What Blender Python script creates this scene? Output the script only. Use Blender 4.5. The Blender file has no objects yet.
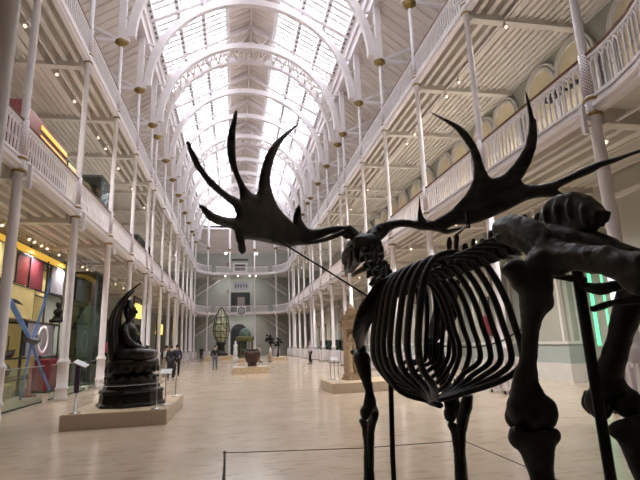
import bpy, math, random
from mathutils import Vector, Matrix
from mathutils.geometry import delaunay_2d_cdt
random.seed(7)
PI = math.pi
sc = bpy.context.scene
C = sc.collection

# ------------------------------------------------------------------ materials
def mat(name, col, rough=.55, metal=0., var=.06, scale=6., bump=0., emit=None, estr=0., stretch=None, spec=.5):
    m = bpy.data.materials.new(name); m.use_nodes = True
    nt = m.node_tree; b = nt.nodes['Principled BSDF']
    tc = nt.nodes.new('ShaderNodeTexCoord'); nz = nt.nodes.new('ShaderNodeTexNoise')
    mp = nt.nodes.new('ShaderNodeMapping'); nt.links.new(tc.outputs['Object'], mp.inputs[0])
    if stretch: mp.inputs['Scale'].default_value = stretch
    nt.links.new(mp.outputs[0], nz.inputs['Vector'])
    nz.inputs['Scale'].default_value = scale; nz.inputs['Detail'].default_value = 4
    rp = nt.nodes.new('ShaderNodeValToRGB')
    lo = [max(0, c * (1 - var * 2)) for c in col[:3]] + [1]; hi = [min(1, c * (1 + var)) for c in col[:3]] + [1]
    rp.color_ramp.elements[0].color = lo; rp.color_ramp.elements[1].color = hi
    rp.color_ramp.elements[0].position = .3; rp.color_ramp.elements[1].position = .7
    nt.links.new(nz.outputs['Fac'], rp.inputs[0]); nt.links.new(rp.outputs[0], b.inputs['Base Color'])
    b.inputs['Roughness'].default_value = rough; b.inputs['Metallic'].default_value = metal
    b.inputs['Specular IOR Level'].default_value = spec
    if bump:
        bp = nt.nodes.new('ShaderNodeBump'); bp.inputs['Strength'].default_value = bump; bp.inputs['Distance'].default_value = .02
        nt.links.new(nz.outputs['Fac'], bp.inputs['Height']); nt.links.new(bp.outputs[0], b.inputs['Normal'])
    if emit:
        b.inputs['Emission Color'].default_value = (*emit, 1); b.inputs['Emission Strength'].default_value = estr
    return m

def glass(name, col, gloss=.08, rough=.02):
    m = bpy.data.materials.new(name); m.use_nodes = True; nt = m.node_tree; nt.nodes.clear()
    o = nt.nodes.new('ShaderNodeOutputMaterial'); t = nt.nodes.new('ShaderNodeBsdfTransparent'); g = nt.nodes.new('ShaderNodeBsdfGlossy')
    mx = nt.nodes.new('ShaderNodeMixShader'); mx.inputs[0].default_value = gloss
    nz = nt.nodes.new('ShaderNodeTexNoise'); nz.inputs['Scale'].default_value = .6
    rp = nt.nodes.new('ShaderNodeValToRGB')
    rp.color_ramp.elements[0].color = (*[c * .97 for c in col], 1); rp.color_ramp.elements[1].color = (*col, 1)
    nt.links.new(nz.outputs['Fac'], rp.inputs[0]); nt.links.new(rp.outputs[0], t.inputs[0])
    g.inputs['Roughness'].default_value = rough
    nt.links.new(t.outputs[0], mx.inputs[1]); nt.links.new(g.outputs[0], mx.inputs[2]); nt.links.new(mx.outputs[0], o.inputs[0])
    return m

def floor_mat():
    m = mat('travertine', (.60, .485, .37), .17, var=.06, scale=.9, stretch=(.8, 1.2, 1))
    nt = m.node_tree; b = nt.nodes['Principled BSDF']; tc = nt.nodes['Texture Coordinate']
    br = nt.nodes.new('ShaderNodeTexBrick'); br.offset = .5
    br.inputs['Scale'].default_value = 1.; br.inputs['Brick Width'].default_value = 1.2; br.inputs['Row Height'].default_value = .8
    br.inputs['Mortar Size'].default_value = .006; br.inputs['Color1'].default_value = (1, 1, 1, 1); br.inputs['Color2'].default_value = (.94, .925, .91, 1)
    br.inputs['Mortar'].default_value = (.84, .80, .77, 1)
    nt.links.new(tc.outputs['Object'], br.inputs['Vector'])
    n2 = nt.nodes.new('ShaderNodeTexNoise'); n2.inputs['Scale'].default_value = 3.; n2.inputs['Detail'].default_value = 8
    mp = nt.nodes.new('ShaderNodeMapping'); mp.inputs['Scale'].default_value = (.9, 2.2, 1)
    nt.links.new(tc.outputs['Object'], mp.inputs[0]); nt.links.new(mp.outputs[0], n2.inputs['Vector'])
    r2 = nt.nodes.new('ShaderNodeValToRGB'); r2.color_ramp.elements[0].position = .30; r2.color_ramp.elements[1].position = .46
    r2.color_ramp.elements[0].color = (.72, .62, .52, 1); r2.color_ramp.elements[1].color = (1, 1, 1, 1)
    nt.links.new(n2.outputs['Fac'], r2.inputs[0])
    src = b.inputs['Base Color'].links[0].from_socket
    for s in (br.outputs['Color'], r2.outputs[0]):
        mx = nt.nodes.new('ShaderNodeMix'); mx.data_type = 'RGBA'; mx.blend_type = 'MULTIPLY'; mx.inputs[0].default_value = .8
        nt.links.new(src, mx.inputs[6]); nt.links.new(s, mx.inputs[7]); src = mx.outputs[2]
    nt.links.new(src, b.inputs['Base Color'])
    return m

def lattice_mat():
    # white pierced iron with small dark red diamonds
    m = mat('pierced_iron', (.82, .78, .79), .5); nt = m.node_tree; b = nt.nodes['Principled BSDF']; tc = nt.nodes['Texture Coordinate']
    gr = nt.nodes.new('ShaderNodeTexGradient'); gr.gradient_type = 'RADIAL'; nt.links.new(tc.outputs['Object'], gr.inputs[0])
    sep = nt.nodes.new('ShaderNodeSeparateXYZ'); nt.links.new(tc.outputs['Object'], sep.inputs[0])
    def M(op, a, bb):
        n = nt.nodes.new('ShaderNodeMath'); n.operation = op
        for i, v in enumerate((a, bb)):
            if isinstance(v, (int, float)): n.inputs[i].default_value = v
            elif v is not None: nt.links.new(v, n.inputs[i])
        return n.outputs[0]
    u = M('MULTIPLY', gr.outputs['Fac'], 10.); v = M('MULTIPLY', sep.outputs['Z'], 12.)
    a = M('ABSOLUTE', M('SUBTRACT', M('FRACT', M('ADD', u, v), None), .5), None)
    c = M('ABSOLUTE', M('SUBTRACT', M('FRACT', M('SUBTRACT', u, v), None), .5), None)
    d = M('LESS_THAN', M('MAXIMUM', a, c), .27)
    mx = nt.nodes.new('ShaderNodeMix'); mx.data_type = 'RGBA'; nt.links.new(d, mx.inputs[0])
    nt.links.new(b.inputs['Base Color'].links[0].from_socket, mx.inputs[6]); mx.inputs[7].default_value = (.22, .06, .10, 1)
    nt.links.new(mx.outputs[2], b.inputs['Base Color'])
    return m

def slat_mat(name, c1, c2, per):
    # boards running along local Y: stripes across X
    m = mat(name, c1, .6); nt = m.node_tree; b = nt.nodes['Principled BSDF']; tc = nt.nodes['Texture Coordinate']
    w = nt.nodes.new('ShaderNodeTexWave'); w.wave_profile = 'SAW'; w.bands_direction = 'X'; w.inputs['Scale'].default_value = per
    nt.links.new(tc.outputs['Object'], w.inputs['Vector'])
    r = nt.nodes.new('ShaderNodeValToRGB'); r.color_ramp.interpolation = 'CONSTANT'; r.color_ramp.elements[1].position = .1
    r.color_ramp.elements[0].color = (*c2, 1); r.color_ramp.elements[1].color = (1, 1, 1, 1)
    nt.links.new(w.outputs['Fac'], r.inputs[0])
    mx = nt.nodes.new('ShaderNodeMix'); mx.data_type = 'RGBA'; mx.blend_type = 'MULTIPLY'; mx.inputs[0].default_value = 1
    nt.links.new(b.inputs['Base Color'].links[0].from_socket, mx.inputs[6]); nt.links.new(r.outputs[0], mx.inputs[7])
    nt.links.new(mx.outputs[2], b.inputs['Base Color'])
    return m

MT = dict(
    white=mat('white_iron', (.80, .745, .765), .42, var=.02, scale=3),
    cream=mat('cream_iron', (.72, .655, .61), .55, var=.03, scale=3),
    soffit=mat('soffit_boards', (.68, .64, .595), .6, var=.04, scale=2, stretch=(1, .1, 1)),
    boards=mat('roof_boards', (.72, .645, .605), .6, var=.04, scale=2, stretch=(.1, 1, 1)),
    gold=mat('gilded_iron', (.36, .235, .07), .45, .35, var=.25, scale=18),
    rail=mat('mahogany', (.20, .085, .045), .35, var=.15, scale=9),
    lattice=lattice_mat(),
    wallgreen=mat('grey_green_wall', (.40, .41, .365), .8, var=.03, scale=1),
    wallblue=mat('pale_blue_wall', (.43, .485, .47), .8, var=.03, scale=1),
    wallcream=mat('pale_wall', (.45, .445, .40), .8, var=.03, scale=1),
    cornice=mat('stone_white', (.74, .72, .69), .7, var=.03, scale=2),
    archcream=mat('cream_blind', (.80, .70, .50), .7, var=.04, scale=1.5),
    floor=floor_mat(),
    bone=mat('blackened_bone', (.018, .016, .0155), .42, var=.35, scale=14, bump=.35),
    antler=mat('dark_antler', (.040, .036, .036), .42, var=.45, scale=7, bump=.3, stretch=(1, 1, 2.5)),
    black=mat('black_steel', (.012, .012, .013), .4, .3, var=.1),
    wire=mat('dull_wire', (.16, .13, .11), .5, .4), darkgrey=mat('dark_grey', (.05, .05, .055), .5, var=.15),
    bronze=mat('black_bronze', (.022, .018, .015), .3, .5, var=.3, scale=12, bump=.15),
    stone=mat('platform_stone', (.56, .45, .345), .5, var=.06, scale=14),
    sand=mat('sandstone', (.46, .325, .215), .8, var=.18, scale=14, bump=.4),
    sand2=mat('sandstone_light', (.60, .46, .30), .8, var=.15, scale=14, bump=.3),
    steel=mat('brushed_steel', (.55, .55, .57), .3, .9, var=.08, scale=20),
    paper=mat('white_card', (.78, .77, .80), .6, var=.03),
    skin=mat('skin', (.50, .31, .22), .6, var=.06), hair=mat('dark_hair', (.03, .022, .018), .6, var=.2),
    greyhair=mat('grey_hair', (.35, .33, .31), .7, var=.1),
    navy=mat('navy_cloth', (.03, .035, .075), .8, var=.15), jet=mat('black_cloth', (.014, .014, .018), .8, var=.2),
    denim=mat('denim', (.10, .14, .24), .8, var=.15), lilac=mat('lilac_shirt', (.62, .56, .72), .75, var=.05),
    whitecloth=mat('white_cloth', (.75, .74, .74), .75, var=.05), khaki=mat('beige_cloth', (.42, .35, .26), .8, var=.1),
    pink=mat('pink_cloth', (.65, .12, .18), .8, var=.1), redcloth=mat('red_cloth', (.40, .07, .05), .8, var=.15), shoe=mat('dark_leather', (.02, .018, .016), .5),
    greycloth=mat('grey_cloth', (.30, .27, .24), .8, var=.1),
    maroon=mat('maroon_paint', (.10, .014, .018), .6, var=.15), crimson=mat('crimson_textile', (.22, .02, .035), .85, var=.3, scale=16), redlac=mat('red_lacquer', (.26, .03, .03), .5, var=.15),
    yellow=mat('lit_yellow_panel', (.52, .43, .20), .7, var=.06, scale=2, emit=(1., .74, .25), estr=.10),
    yellowlamp=mat('yellow_lantern', (.8, .65, .2), .6, emit=(1., .75, .16), estr=.8),
    strip=mat('warm_strip_light', (.3, .2, .05), .5, emit=(1., .56, .07), estr=.5),
    blue=mat('blue_paint', (.085, .19, .46), .5, var=.12), lavender=mat('pale_lavender_panel', (.33, .315, .36), .7, var=.08, scale=3),
    ochre=mat('ochre_board', (.36, .26, .12), .7, var=.12),
    glassroof=glass('roof_glass', (.97, .985, 1.), .06), glassgreen=glass('green_glass', (.80, .90, .86), .10), glasscase=glass('case_glass', (.60, .68, .65), .12),
    purlin=mat('grey_purlin', (.84, .81, .84), .6), dark=mat('dark_opening', (.02, .021, .024), .6, var=.1), slot=mat('dark_block_paint', (.10, .10, .11), .7),
    bulb=mat('lamp_bulb', (1, .9, .7), .4, emit=(1., .78, .5), estr=2.2), bulbw=mat('cool_lamp_bulb', (1, 1, 1), .4, emit=(1., .96, .9), estr=10.),
    doorgreen=mat('green_lit_strip', (.2, .6, .4), .4, emit=(.16, 1., .48), estr=.85), doorwhite=mat('daylit_glass', (.8, .85, .9), .3, emit=(.85, .93, 1.), estr=.8),
    verdigris=mat('verdigris_iron', (.10, .16, .125), .6, var=.3, scale=6), gilt=mat('dull_gilt', (.15, .14, .06), .5, .3, var=.25),
    pot=mat('dark_red_wood', (.045, .018, .013), .3, var=.3, scale=5), lens=mat('lens_glass_prisms', (.52, .54, .36), .18, var=.3, scale=3, spec=.8),
    purple=mat('purple_panel', (.06, .03, .08), .5, var=.1), clockface=mat('clock_face', (.42, .41, .40), .5), 
)

# ------------------------------------------------------------------ mesh builder
class MB:
    def __init__(s): s.v = []; s.f = []; s.sm = []
    def add(s, vs, fs, smooth=False):
        o = len(s.v); s.v += [tuple(v) for v in vs]; s.f += [tuple(i + o for i in f) for f in fs]; s.sm += [smooth] * len(fs); return s
    def box(s, x0, x1, y0, y1, z0, z1):
        return s.add([(x0, y0, z0), (x1, y0, z0), (x1, y1, z0), (x0, y1, z0), (x0, y0, z1), (x1, y0, z1), (x1, y1, z1), (x0, y1, z1)],
                     [(3, 2, 1, 0), (4, 5, 6, 7), (0, 1, 5, 4), (1, 2, 6, 5), (2, 3, 7, 6), (3, 0, 4, 7)])
    def rings(s, R, closed=True, caps=True, smooth=True, loop=False):
        n = len(R[0]); fs = []
        m = len(R)
        for i in range(m if loop else m - 1):
            a = i * n; b = ((i + 1) % m) * n
            for k in range(n if closed else n - 1):
                k2 = (k + 1) % n; fs.append((a + k, a + k2, b + k2, b + k))
        s.add([p for r in R for p in r], fs, smooth)
        if caps and closed and not loop:
            o = len(s.v) - n * m
            s.f.append(tuple(o + k for k in reversed(range(n)))); s.sm.append(False)
            s.f.append(tuple(o + (m - 1) * n + k for k in range(n))); s.sm.append(False)
        return s
    def lathe(s, prof, n=16, c=(0, 0, 0), sx=1, sy=1, smooth=True, wob=None, caps=True):
        R = []
        for r, z in prof:
            R.append([(c[0] + sx * r * math.cos(2 * PI * k / n) * (1 if not wob else wob(k, n, z)), c[1] + sy * r * math.sin(2 * PI * k / n) * (1 if not wob else wob(k, n, z)), c[2] + z) for k in range(n)])
        return s.rings(R, smooth=smooth, caps=caps)
    def bar(s, a, b, w, h=None, up=(0, 0, 1)):
        h = h or w; a = Vector(a); b = Vector(b); d = (b - a).normalized(); u = Vector(up)
        if abs(d.dot(u)) > .98: u = Vector((1, 0, 0))
        x = d.cross(u).normalized(); y = x.cross(d)
        R = [[p + x * i * w / 2 + y * j * h / 2 for i, j in ((-1, -1), (1, -1), (1, 1), (-1, 1))] for p in (a, b)]
        return s.rings(R, smooth=False)
    def tube(s, pts, rad, n=8, sub=0, flat=None, smooth=True, up=None):
        # pts: centre line; rad: number or list; flat: (u,v) scale list per point for elliptical section
        P = [Vector(p) for p in pts]; m = len(P)
        rr = rad if isinstance(rad, (list, tuple)) else [rad] * m
        rr = [r if isinstance(r, (tuple, list)) else (r, r) for r in rr]
        if sub:
            Q = []; q = []
            for i in range(m - 1):
                p0, p1, p2, p3 = P[max(i - 1, 0)], P[i], P[i + 1], P[min(i + 2, m - 1)]
                for k in range(sub):
                    t = k / sub; t2 = t * t; t3 = t2 * t
                    Q.append(.5 * ((2 * p1) + (p2 - p0) * t + (2 * p0 - 5 * p1 + 4 * p2 - p3) * t2 + (3 * p1 - p0 - 3 * p2 + p3) * t3))
                    tt = t * t * (3 - 2 * t)
                    q.append(tuple(rr[i][j] * (1 - tt) + rr[i + 1][j] * tt for j in (0, 1)))
            Q.append(P[-1]); q.append(rr[-1]); P, rr = Q, q; m = len(P)
        T = [(P[min(i + 1, m - 1)] - P[max(i - 1, 0)]).normalized() for i in range(m)]
        u = Vector(up) if up else (Vector((0, 0, 1)) if abs(T[0].z) < .9 else Vector((1, 0, 0)))
        R = []
        for i in range(m):
            if up: u = Vector(up)
            x = u - T[i] * u.dot(T[i])
            if x.length < 1e-5: x = Vector((1, 0, 0))
            x.normalize(); y = T[i].cross(x); u = x
            R.append([P[i] + x * math.cos(2 * PI * k / n) * rr[i][0] + y * math.sin(2 * PI * k / n) * rr[i][1] for k in range(n)])
        return s.rings(R, smooth=smooth)
    def ball(s, c, r, n=12, m=8, rot=None):
        r = r if isinstance(r, (tuple, list)) else (r, r, r); R = []
        for i in range(m + 1):
            a = PI * (i + .02 * (1 if i == 0 else -1 if i == m else 0)) / m - PI / 2
            ring = []
            for k in range(n):
                p = Vector((r[0] * math.cos(a) * math.cos(2 * PI * k / n), r[1] * math.cos(a) * math.sin(2 * PI * k / n), r[2] * math.sin(a)))
                if rot: p = rot @ p
                ring.append(p + Vector(c))
            R.append(ring)
        return s.rings(R)
    def prism(s, poly, z0, z1, ax='z'):
        n = len(poly)
        f = {'z': lambda p, h: (p[0], p[1], h), 'x': lambda p, h: (h, p[0], p[1]), 'y': lambda p, h: (p[0], h, p[1])}[ax]
        vs = [f(p, z0) for p in poly] + [f(p, z1) for p in poly]
        fs = [tuple(reversed(range(n))), tuple(range(n, 2 * n))] + [(i, (i + 1) % n, n + (i + 1) % n, n + i) for i in range(n)]
        return s.add(vs, fs)
    def xf(s, M, start=0):
        s.v = s.v[:start] + [tuple(M @ Vector(v)) for v in s.v[start:]]; return s
    def mesh(s, name, m):
        me = bpy.data.meshes.new(name); me.from_pydata(s.v, [], s.f); me.materials.append(m)
        me.polygons.foreach_set('use_smooth', s.sm); me.update()
        import bmesh
        bm = bmesh.new(); bm.from_mesh(me); bmesh.ops.recalc_face_normals(bm, faces=bm.faces); bm.to_mesh(me); bm.free()
        return me
    def build(s, name, m, parent=None, loc=None):
        o = bpy.data.objects.new(name, s.mesh(name, MT[m] if isinstance(m, str) else m)); C.objects.link(o)
        if parent: o.parent = parent
        if loc: o.location = loc
        return o

def tag(o, label, cat, group=None):
    o['label'] = label; o['category'] = cat
    if group: o['group'] = group
    return o
def thing(name, label, cat, loc=(0, 0, 0), rz=0., group=None):
    o = bpy.data.objects.new(name, None); C.objects.link(o); o.location = loc; o.rotation_euler = (0, 0, rz); o.empty_display_size = .1
    return tag(o, label, cat, group)
def dup(o, loc=None, rz=None, label=None, group=None, parent=None):
    c = o.copy(); C.objects.link(c)
    if parent: c.parent = parent
    if loc is not None: c.location = loc
    if rz is not None: c.rotation_euler = (0, 0, rz)
    if label: c['label'] = label
    if group: c['group'] = group
    for ch in list(o.children): dup(ch, parent=c)
    return c
def struct(o): o['kind'] = 'structure'; return o
ORD = ['first', 'second', 'third', 'fourth', 'fifth', 'sixth', 'seventh', 'eighth', 'ninth', 'tenth', 'eleventh', 'twelfth', 'thirteenth', 'fourteenth', 'fifteenth', 'sixteenth', 'seventeenth', 'eighteenth']

# ------------------------------------------------------------------ hall dimensions (metres)
XL, XR, XC = -5.80, 7.97, 1.086
HW = 6.888
WL, WR = -10.6, 12.6
YF, YB, YN = 80.5, -3.0, 3.87          # far wall, wall behind the camera, front of the near gallery
Z1, Z2 = 6.45, 12.80                    # undersides of the two galleries
ZC = 17.05                              # column capitals
COLY = [8.45, 13.2, 17.9, 22.57, 27.22, 31.9, 33.8, 38.45, 43.1, 47.75, 49.6, 54.3, 58.9, 63.55, 65.4, 70.0]

YARC = YN + 4.5
# loop of the gallery edge
def arc(cx, cy, r, a0, a1, n): return [(cx + r * math.cos(a0 + (a1 - a0) * k / n), cy + r * math.sin(a0 + (a1 - a0) * k / n)) for k in range(n + 1)]
FARARC_L = arc(XL + 5, 71, 5, PI, PI / 2, 10); FARARC_R = arc(XR - 5, 71, 5, PI / 2, 0, 10)
NEARARC_R = arc(XR - 4.5, YARC, 4.5, 0, -PI / 2, 10); NEARARC_L = arc(XL + 4.5, YARC, 4.5, -PI / 2, -PI, 10)
LOOP = FARARC_L + FARARC_R + NEARARC_R + NEARARC_L     # clockwise seen from above: nave lies to the right

def sweep(mb, path, prof, closed=True, smooth=False):
    # prof: (inward offset, z) ring; path on plan
    n = len(path); R = []
    for i in range(n):
        a = Vector(path[i - 1] if (i or closed) else path[0]); b = Vector(path[(i + 1) % n] if (i < n - 1 or closed) else path[-1])
        d = (b - a).normalized(); nr = Vector((d.y, -d.x))
        R.append([(path[i][0] + nr.x * o, path[i][1] + nr.y * o, z) for o, z in prof])
    return mb.rings(R, caps=not closed, loop=closed, smooth=smooth)

trim_n = [0]
def trim(mb, m):
    trim_n[0] += 1; return struct(mb.build('trim_%d' % trim_n[0], m))

# ------------------------------------------------------------------ shell
struct(MB().box(WL - .3, WR + .3, YB, YF, -.3, 0).build('floor', 'floor'))
struct(MB().box(WL - .3, WL, YB, YF, 0, 18).build('wall_left', 'wallgreen'))
wr = MB()
wr.box(WR, WR + .3, YB, YF, 0, 18)
struct(wr.build('wall_right', 'wallgreen'))
struct(MB().box(WL - .3, WR + .3, YF, YF + .3, 0, 18).build('wall_far', 'wallgreen'))
struct(MB().box(WL - .3, WR + .3, YB - .3, YB, 0, 18).build('wall_near', 'wallgreen'))

# gallery decks (two levels): side slabs, far and near slabs
wi = 0
for zi, z in enumerate((Z1, Z2)):
    for s in (-1, 1):
        e = XL if s < 0 else XR; w = WL if s < 0 else WR
        mb = MB(); a, b = (e + s * 1.8, w)
        mb.box(min(a, b), max(a, b), YARC, 71, z, z + .35)
        a, b = (e, e + s * 1.8); mb.box(min(a, b), max(a, b), YARC, 71, z + .3, z + .36)
        struct(mb.build('ceiling_%s_gallery' % ('left' if s < 0 else 'right'), 'soffit'))
        # joists along the hall, deep edge beams, and a cross beam at each column
        mb = MB()
        for k in range(11):
            x = e + s * (1.96 + .262 * k)
            mb.box(x - .035, x + .035, YARC, 71, z - .10, z + .02)
        for o, dz, hw in ((.36, -.08, .07), (.80, -.05, .09), (1.22, -.05, .09), (1.66, -.12, .12)):
            x = e + s * o; mb.box(x - hw, x + hw, YARC, 71, z + dz, z + .32)
        trim(mb, 'soffit')
        mb = MB()
        for y in COLY:
            a, b = (e + s * .15, w); mb.box(min(a, b), max(a, b), y - .14, y + .14, z - .27, z + .3)
        trim(mb, 'soffit')
    far = FARARC_L + FARARC_R + [(WR, 71), (WR, YF), (WL, YF), (WL, 71)]
    struct(MB().prism(far, z + .1, z + .36).build('ceiling_far_gallery', 'soffit'))
    near = NEARARC_R + NEARARC_L + [(WL, YARC), (WL, YB), (WR, YB), (WR, YARC)]
    struct(MB().prism(near, z + .1, z + .36).build('ceiling_near_gallery', 'soffit'))
    # moulded fascia all the way round
    prof = [(-.14, z), (.03, z), (.05, z + .10), (.10, z + .13), (.10, z + .24), (.0, z + .28), (-.02, z + .37), (-.14, z + .37)]
    trim(sweep(MB(), LOOP, prof), 'white')

# lean-to roofs over the top galleries, eaves beams
LZ0, LZ1 = 20.7, 17.0
for s in (-1, 1):
    w = WL - .3 if s < 0 else WR + .3; e = XL if s < 0 else XR
    poly = [(e, LZ0), (w, LZ1), (w, LZ1 + .3), (e, LZ0 + .3)]
    struct(MB().prism(poly if s > 0 else poly[::-1], YB, YF, 'y').build('ceiling_lean_to', 'boards'))
    mb = MB()
    for k in range(int((YF - 6) / .62)):
        y = 6 + .62 * k; mb.bar((e, y, LZ0 - .02), (w, y, LZ1 - .02), .07, .13)
    trim(mb, 'boards')
    mb = MB()
    mb.box(*sorted((e - s * .28, e + s * .1)), YB, 76.4, LZ0 - .1, LZ0 + .55); mb.box(*sorted((e - s * .42, e + s * .1)), YB, 76.4, LZ0 + .55, LZ0 + 1.4)
    trim(mb, 'white')
mb = MB(); mb.prism([(76.0, LZ0), (YF + .3, LZ1), (YF + .3, LZ1 + .3), (76.0, LZ0 + .3)], WL - .3, WR + .3, 'x')
struct(mb.build('ceiling_lean_to_far', 'boards'))

# nave roof
RZ, SL = 25.85, .565
def rz(off): return RZ - SL * abs(off)
YR0, YR1 = YN - .3, 76.3
for s in (-1, 1):
    a, b = XC, XC + s * 1.72
    poly = [(a, rz(0)), (b, rz(1.72)), (b, rz(1.72) + .15), (a, rz(0) + .15)]
    struct(MB().prism(poly if s > 0 else poly[::-1], YR0, YR1, 'y').build('ceiling_ridge', 'boards'))
    mb = MB()
    for k in range(int((YR1 - YR0) / .52)):
        y = YR0 + .3 + .52 * k; mb.bar((XC, y, rz(0) - .03), (b, y, rz(1.72) - .03), .06, .10)
    trim(mb, 'boards')
    # glazing
    g0, g1 = 1.72, 6.62
    poly = [(XC + s * g0, rz(g0) + .04), (XC + s * g1, rz(g1) + .04), (XC + s * g1, rz(g1) + .055), (XC + s * g0, rz(g0) + .055)]
    struct(MB().prism(poly if s > 0 else poly[::-1], YR0, YR1, 'y').build('window_%d' % (1 if s < 0 else 2), 'glassroof'))
    mb = MB()
    for k in range(int((YR1 - YR0) / .52)):
        y = YR0 + .3 + .52 * k; mb.bar((XC + s * g0, y, rz(g0)), (XC + s * g1, y, rz(g1)), .25, .06)
    trim(mb, 'purlin')
    mb = MB(); ms = MB()
    for o in (1.74, 3.35, 4.85, 6.35):
        x = XC + s * o; mb.box(x - .14, x + .14, YR0, YR1, rz(o) - .26, rz(o) - .06)
        if 2 < o:
            for k in range(int((YR1 - YR0) / .52)):
                y = YR0 + .56 + .52 * k; ms.box(x - .06, x + .06, y - .10, y + .10, rz(o) - .268, rz(o) - .2)  # dark blocks spaced along the purlins
    trim(mb, 'purlin'); trim(ms, 'slot')
    # solid strip from glass to eaves beam
    poly = [(XC + s * 6.55, rz(6.55)), (XC + s * 7.2, rz(7.2)), (XC + s * 7.2, rz(7.2) + .2), (XC + s * 6.55, rz(6.55) + .2)]
    trim(MB().prism(poly if s > 0 else poly[::-1], YB, 76.4, 'y'), 'white')
# ridge beam
trim(MB().box(XC - .09, XC + .09, YR0, YR1, RZ - .3, RZ - .02), 'cream')
# near end closed above the gallery; far gable glazed like a fan
struct(MB().prism([(XC - 7.2, LZ0), (XC + 7.2, LZ0), (XC + 7.2, rz(7.2)), (XC, RZ + .2), (XC - 7.2, rz(7.2))], YR0 - .2, YR0, 'y').build('wall_near_gable', 'cream'))
struct(MB().box(WL - .3, WR + .3, YR0 - .2, YR0, 13.1, LZ0 + .3).build('wall_near_upper', 'cream'))
struct(MB().prism([(XC - 6.9, LZ0 + .2), (XC + 6.9, LZ0 + .2), (XC + 6.9, rz(6.9)), (XC, RZ), (XC - 6.9, rz(6.9))], 76.3, 76.33, 'y').build('window_3', 'glassroof'))
mb = MB()
for k in range(15):
    x = XC - 6.6 + 13.2 * k / 14; mb.box(x - .05, x + .05, 76.2, 76.3, LZ0 + .2, rz(x - XC))
mb.box(XC - 6.9, XC + 6.9, 76.0, 76.35, LZ0 - .3, LZ0 + .3)
for r in (4.6, 6.4): 
    P = [(XC + r * math.cos(a), 76.2, LZ0 - 1.6 + r * 1.0 * math.sin(a)) for a in [PI * k / 24 for k in range(25)] if LZ0 - 1.6 + r * math.sin(a) > LZ0]
    for p, q in zip(P, P[1:]): mb.bar(p, q, .2)
trim(mb, 'white')

# ------------------------------------------------------------------ roof arches
def arch_pt(t, r=6.64, zr=6.78, y=0.): return (XC + r * math.cos(t), y, 17.3 + zr * math.sin(t))
def ribmesh(mb, w=.34, h=.42, n=40):
    R = []
    for k in range(n + 1):
        t = PI * k / n; o = arch_pt(t); i = (XC + (6.64 - h) * math.cos(t), 0, 17.3 + (6.78 - h) * math.sin(t))
        R.append([(o[0], -w / 2, o[2]), (o[0], w / 2, o[2]), (i[0], w / 2, i[2]), (i[0], -w / 2, i[2])])
    mb.rings(R, smooth=False); return mb
def make_arch(truss):
    t = thing('roof_arch', '', 'roof arch')
    ribmesh(MB()).build('arch_rib', 'white', t)
    for s in (-1, 1):
        MB().bar((XC, 0, rz(0) - .28), (XC + s * 6.7, 0, rz(6.7) - .28), .22, .28).build('rafter', 'white', t)
        for q in (.02, .10, .18, .27):   # struts that stiffen the haunch between rib and wall post
            p = arch_pt(q * PI / 2 if s > 0 else PI - q * PI / 2, 6.45, 6.7)
            MB().bar(p, (XC + s * 6.85, 0, p[2] + .25), .10).build('haunch_strut', 'white', t)
    m = MB()
    if truss:
        pr = None
        for k in range(0, 23):
            a = PI * (.5 - (k - 11) * .0345); p = arch_pt(a, 6.5, 6.75); q = (p[0], 0, rz(p[0] - XC) - .32)
            if q[2] - p[2] > .12:
                m.bar(p, q, .08)
                if pr: m.bar(pr[0] if k % 2 else pr[1], q if k % 2 else p, .08)
            pr = (p, q)
        m.build('lattice_web', 'cream', t)
    else:
        m.bar(arch_pt(PI / 2), (XC, 0, rz(0) - .2), .10)
        m.build('king_post', 'cream', t)
    return t
single = make_arch(False); double = make_arch(True)
def lattice_between(t, dy):
    m = MB(); n = 24
    for k in range(n):
        a, b = PI * (.06 + .88 * k / n), PI * (.06 + .88 * (k + 1) / n); c = (a + b) / 2
        p, q, r = arch_pt(a, 6.38, 6.6, .15), arch_pt(b, 6.38, 6.6, .15), arch_pt(c, 6.38, 6.6, dy - .15)
        m.bar(p, r, .08, .12); m.bar(r, q, .08, .12)
    return m.build('lattice_brace', 'cream', t)
PAIR0 = {31.9, 47.75, 63.55}; PAIR1 = {33.8, 49.6, 65.4}
used = {}
ybs = [y for y in COLY if y > 9]
dbl_lat = None
for i, y in enumerate(ybs):
    tr = y in PAIR0 or y in PAIR1; proto = double if tr else single
    lab = 'white %s roof arch spanning the hall, %s from the front' % ('lattice-braced' if tr else 'plain', ORD[i])
    if proto not in used: used[proto] = 1; proto.location.y = y; proto['label'] = lab; proto['group'] = 'roof arches'; o = proto
    else: o = dup(proto, (0, y, 0), label=lab, group='roof arches')
    if y in PAIR0: lat = y
double_arches = [o for o in C.objects if o.name.startswith('roof_arch') and round(o.location.y, 2) in PAIR0]
for k, o in enumerate(double_arches):
    if k == 0: L0 = lattice_between(o, 1.87)
    else: dup(L0, parent=o)

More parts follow.
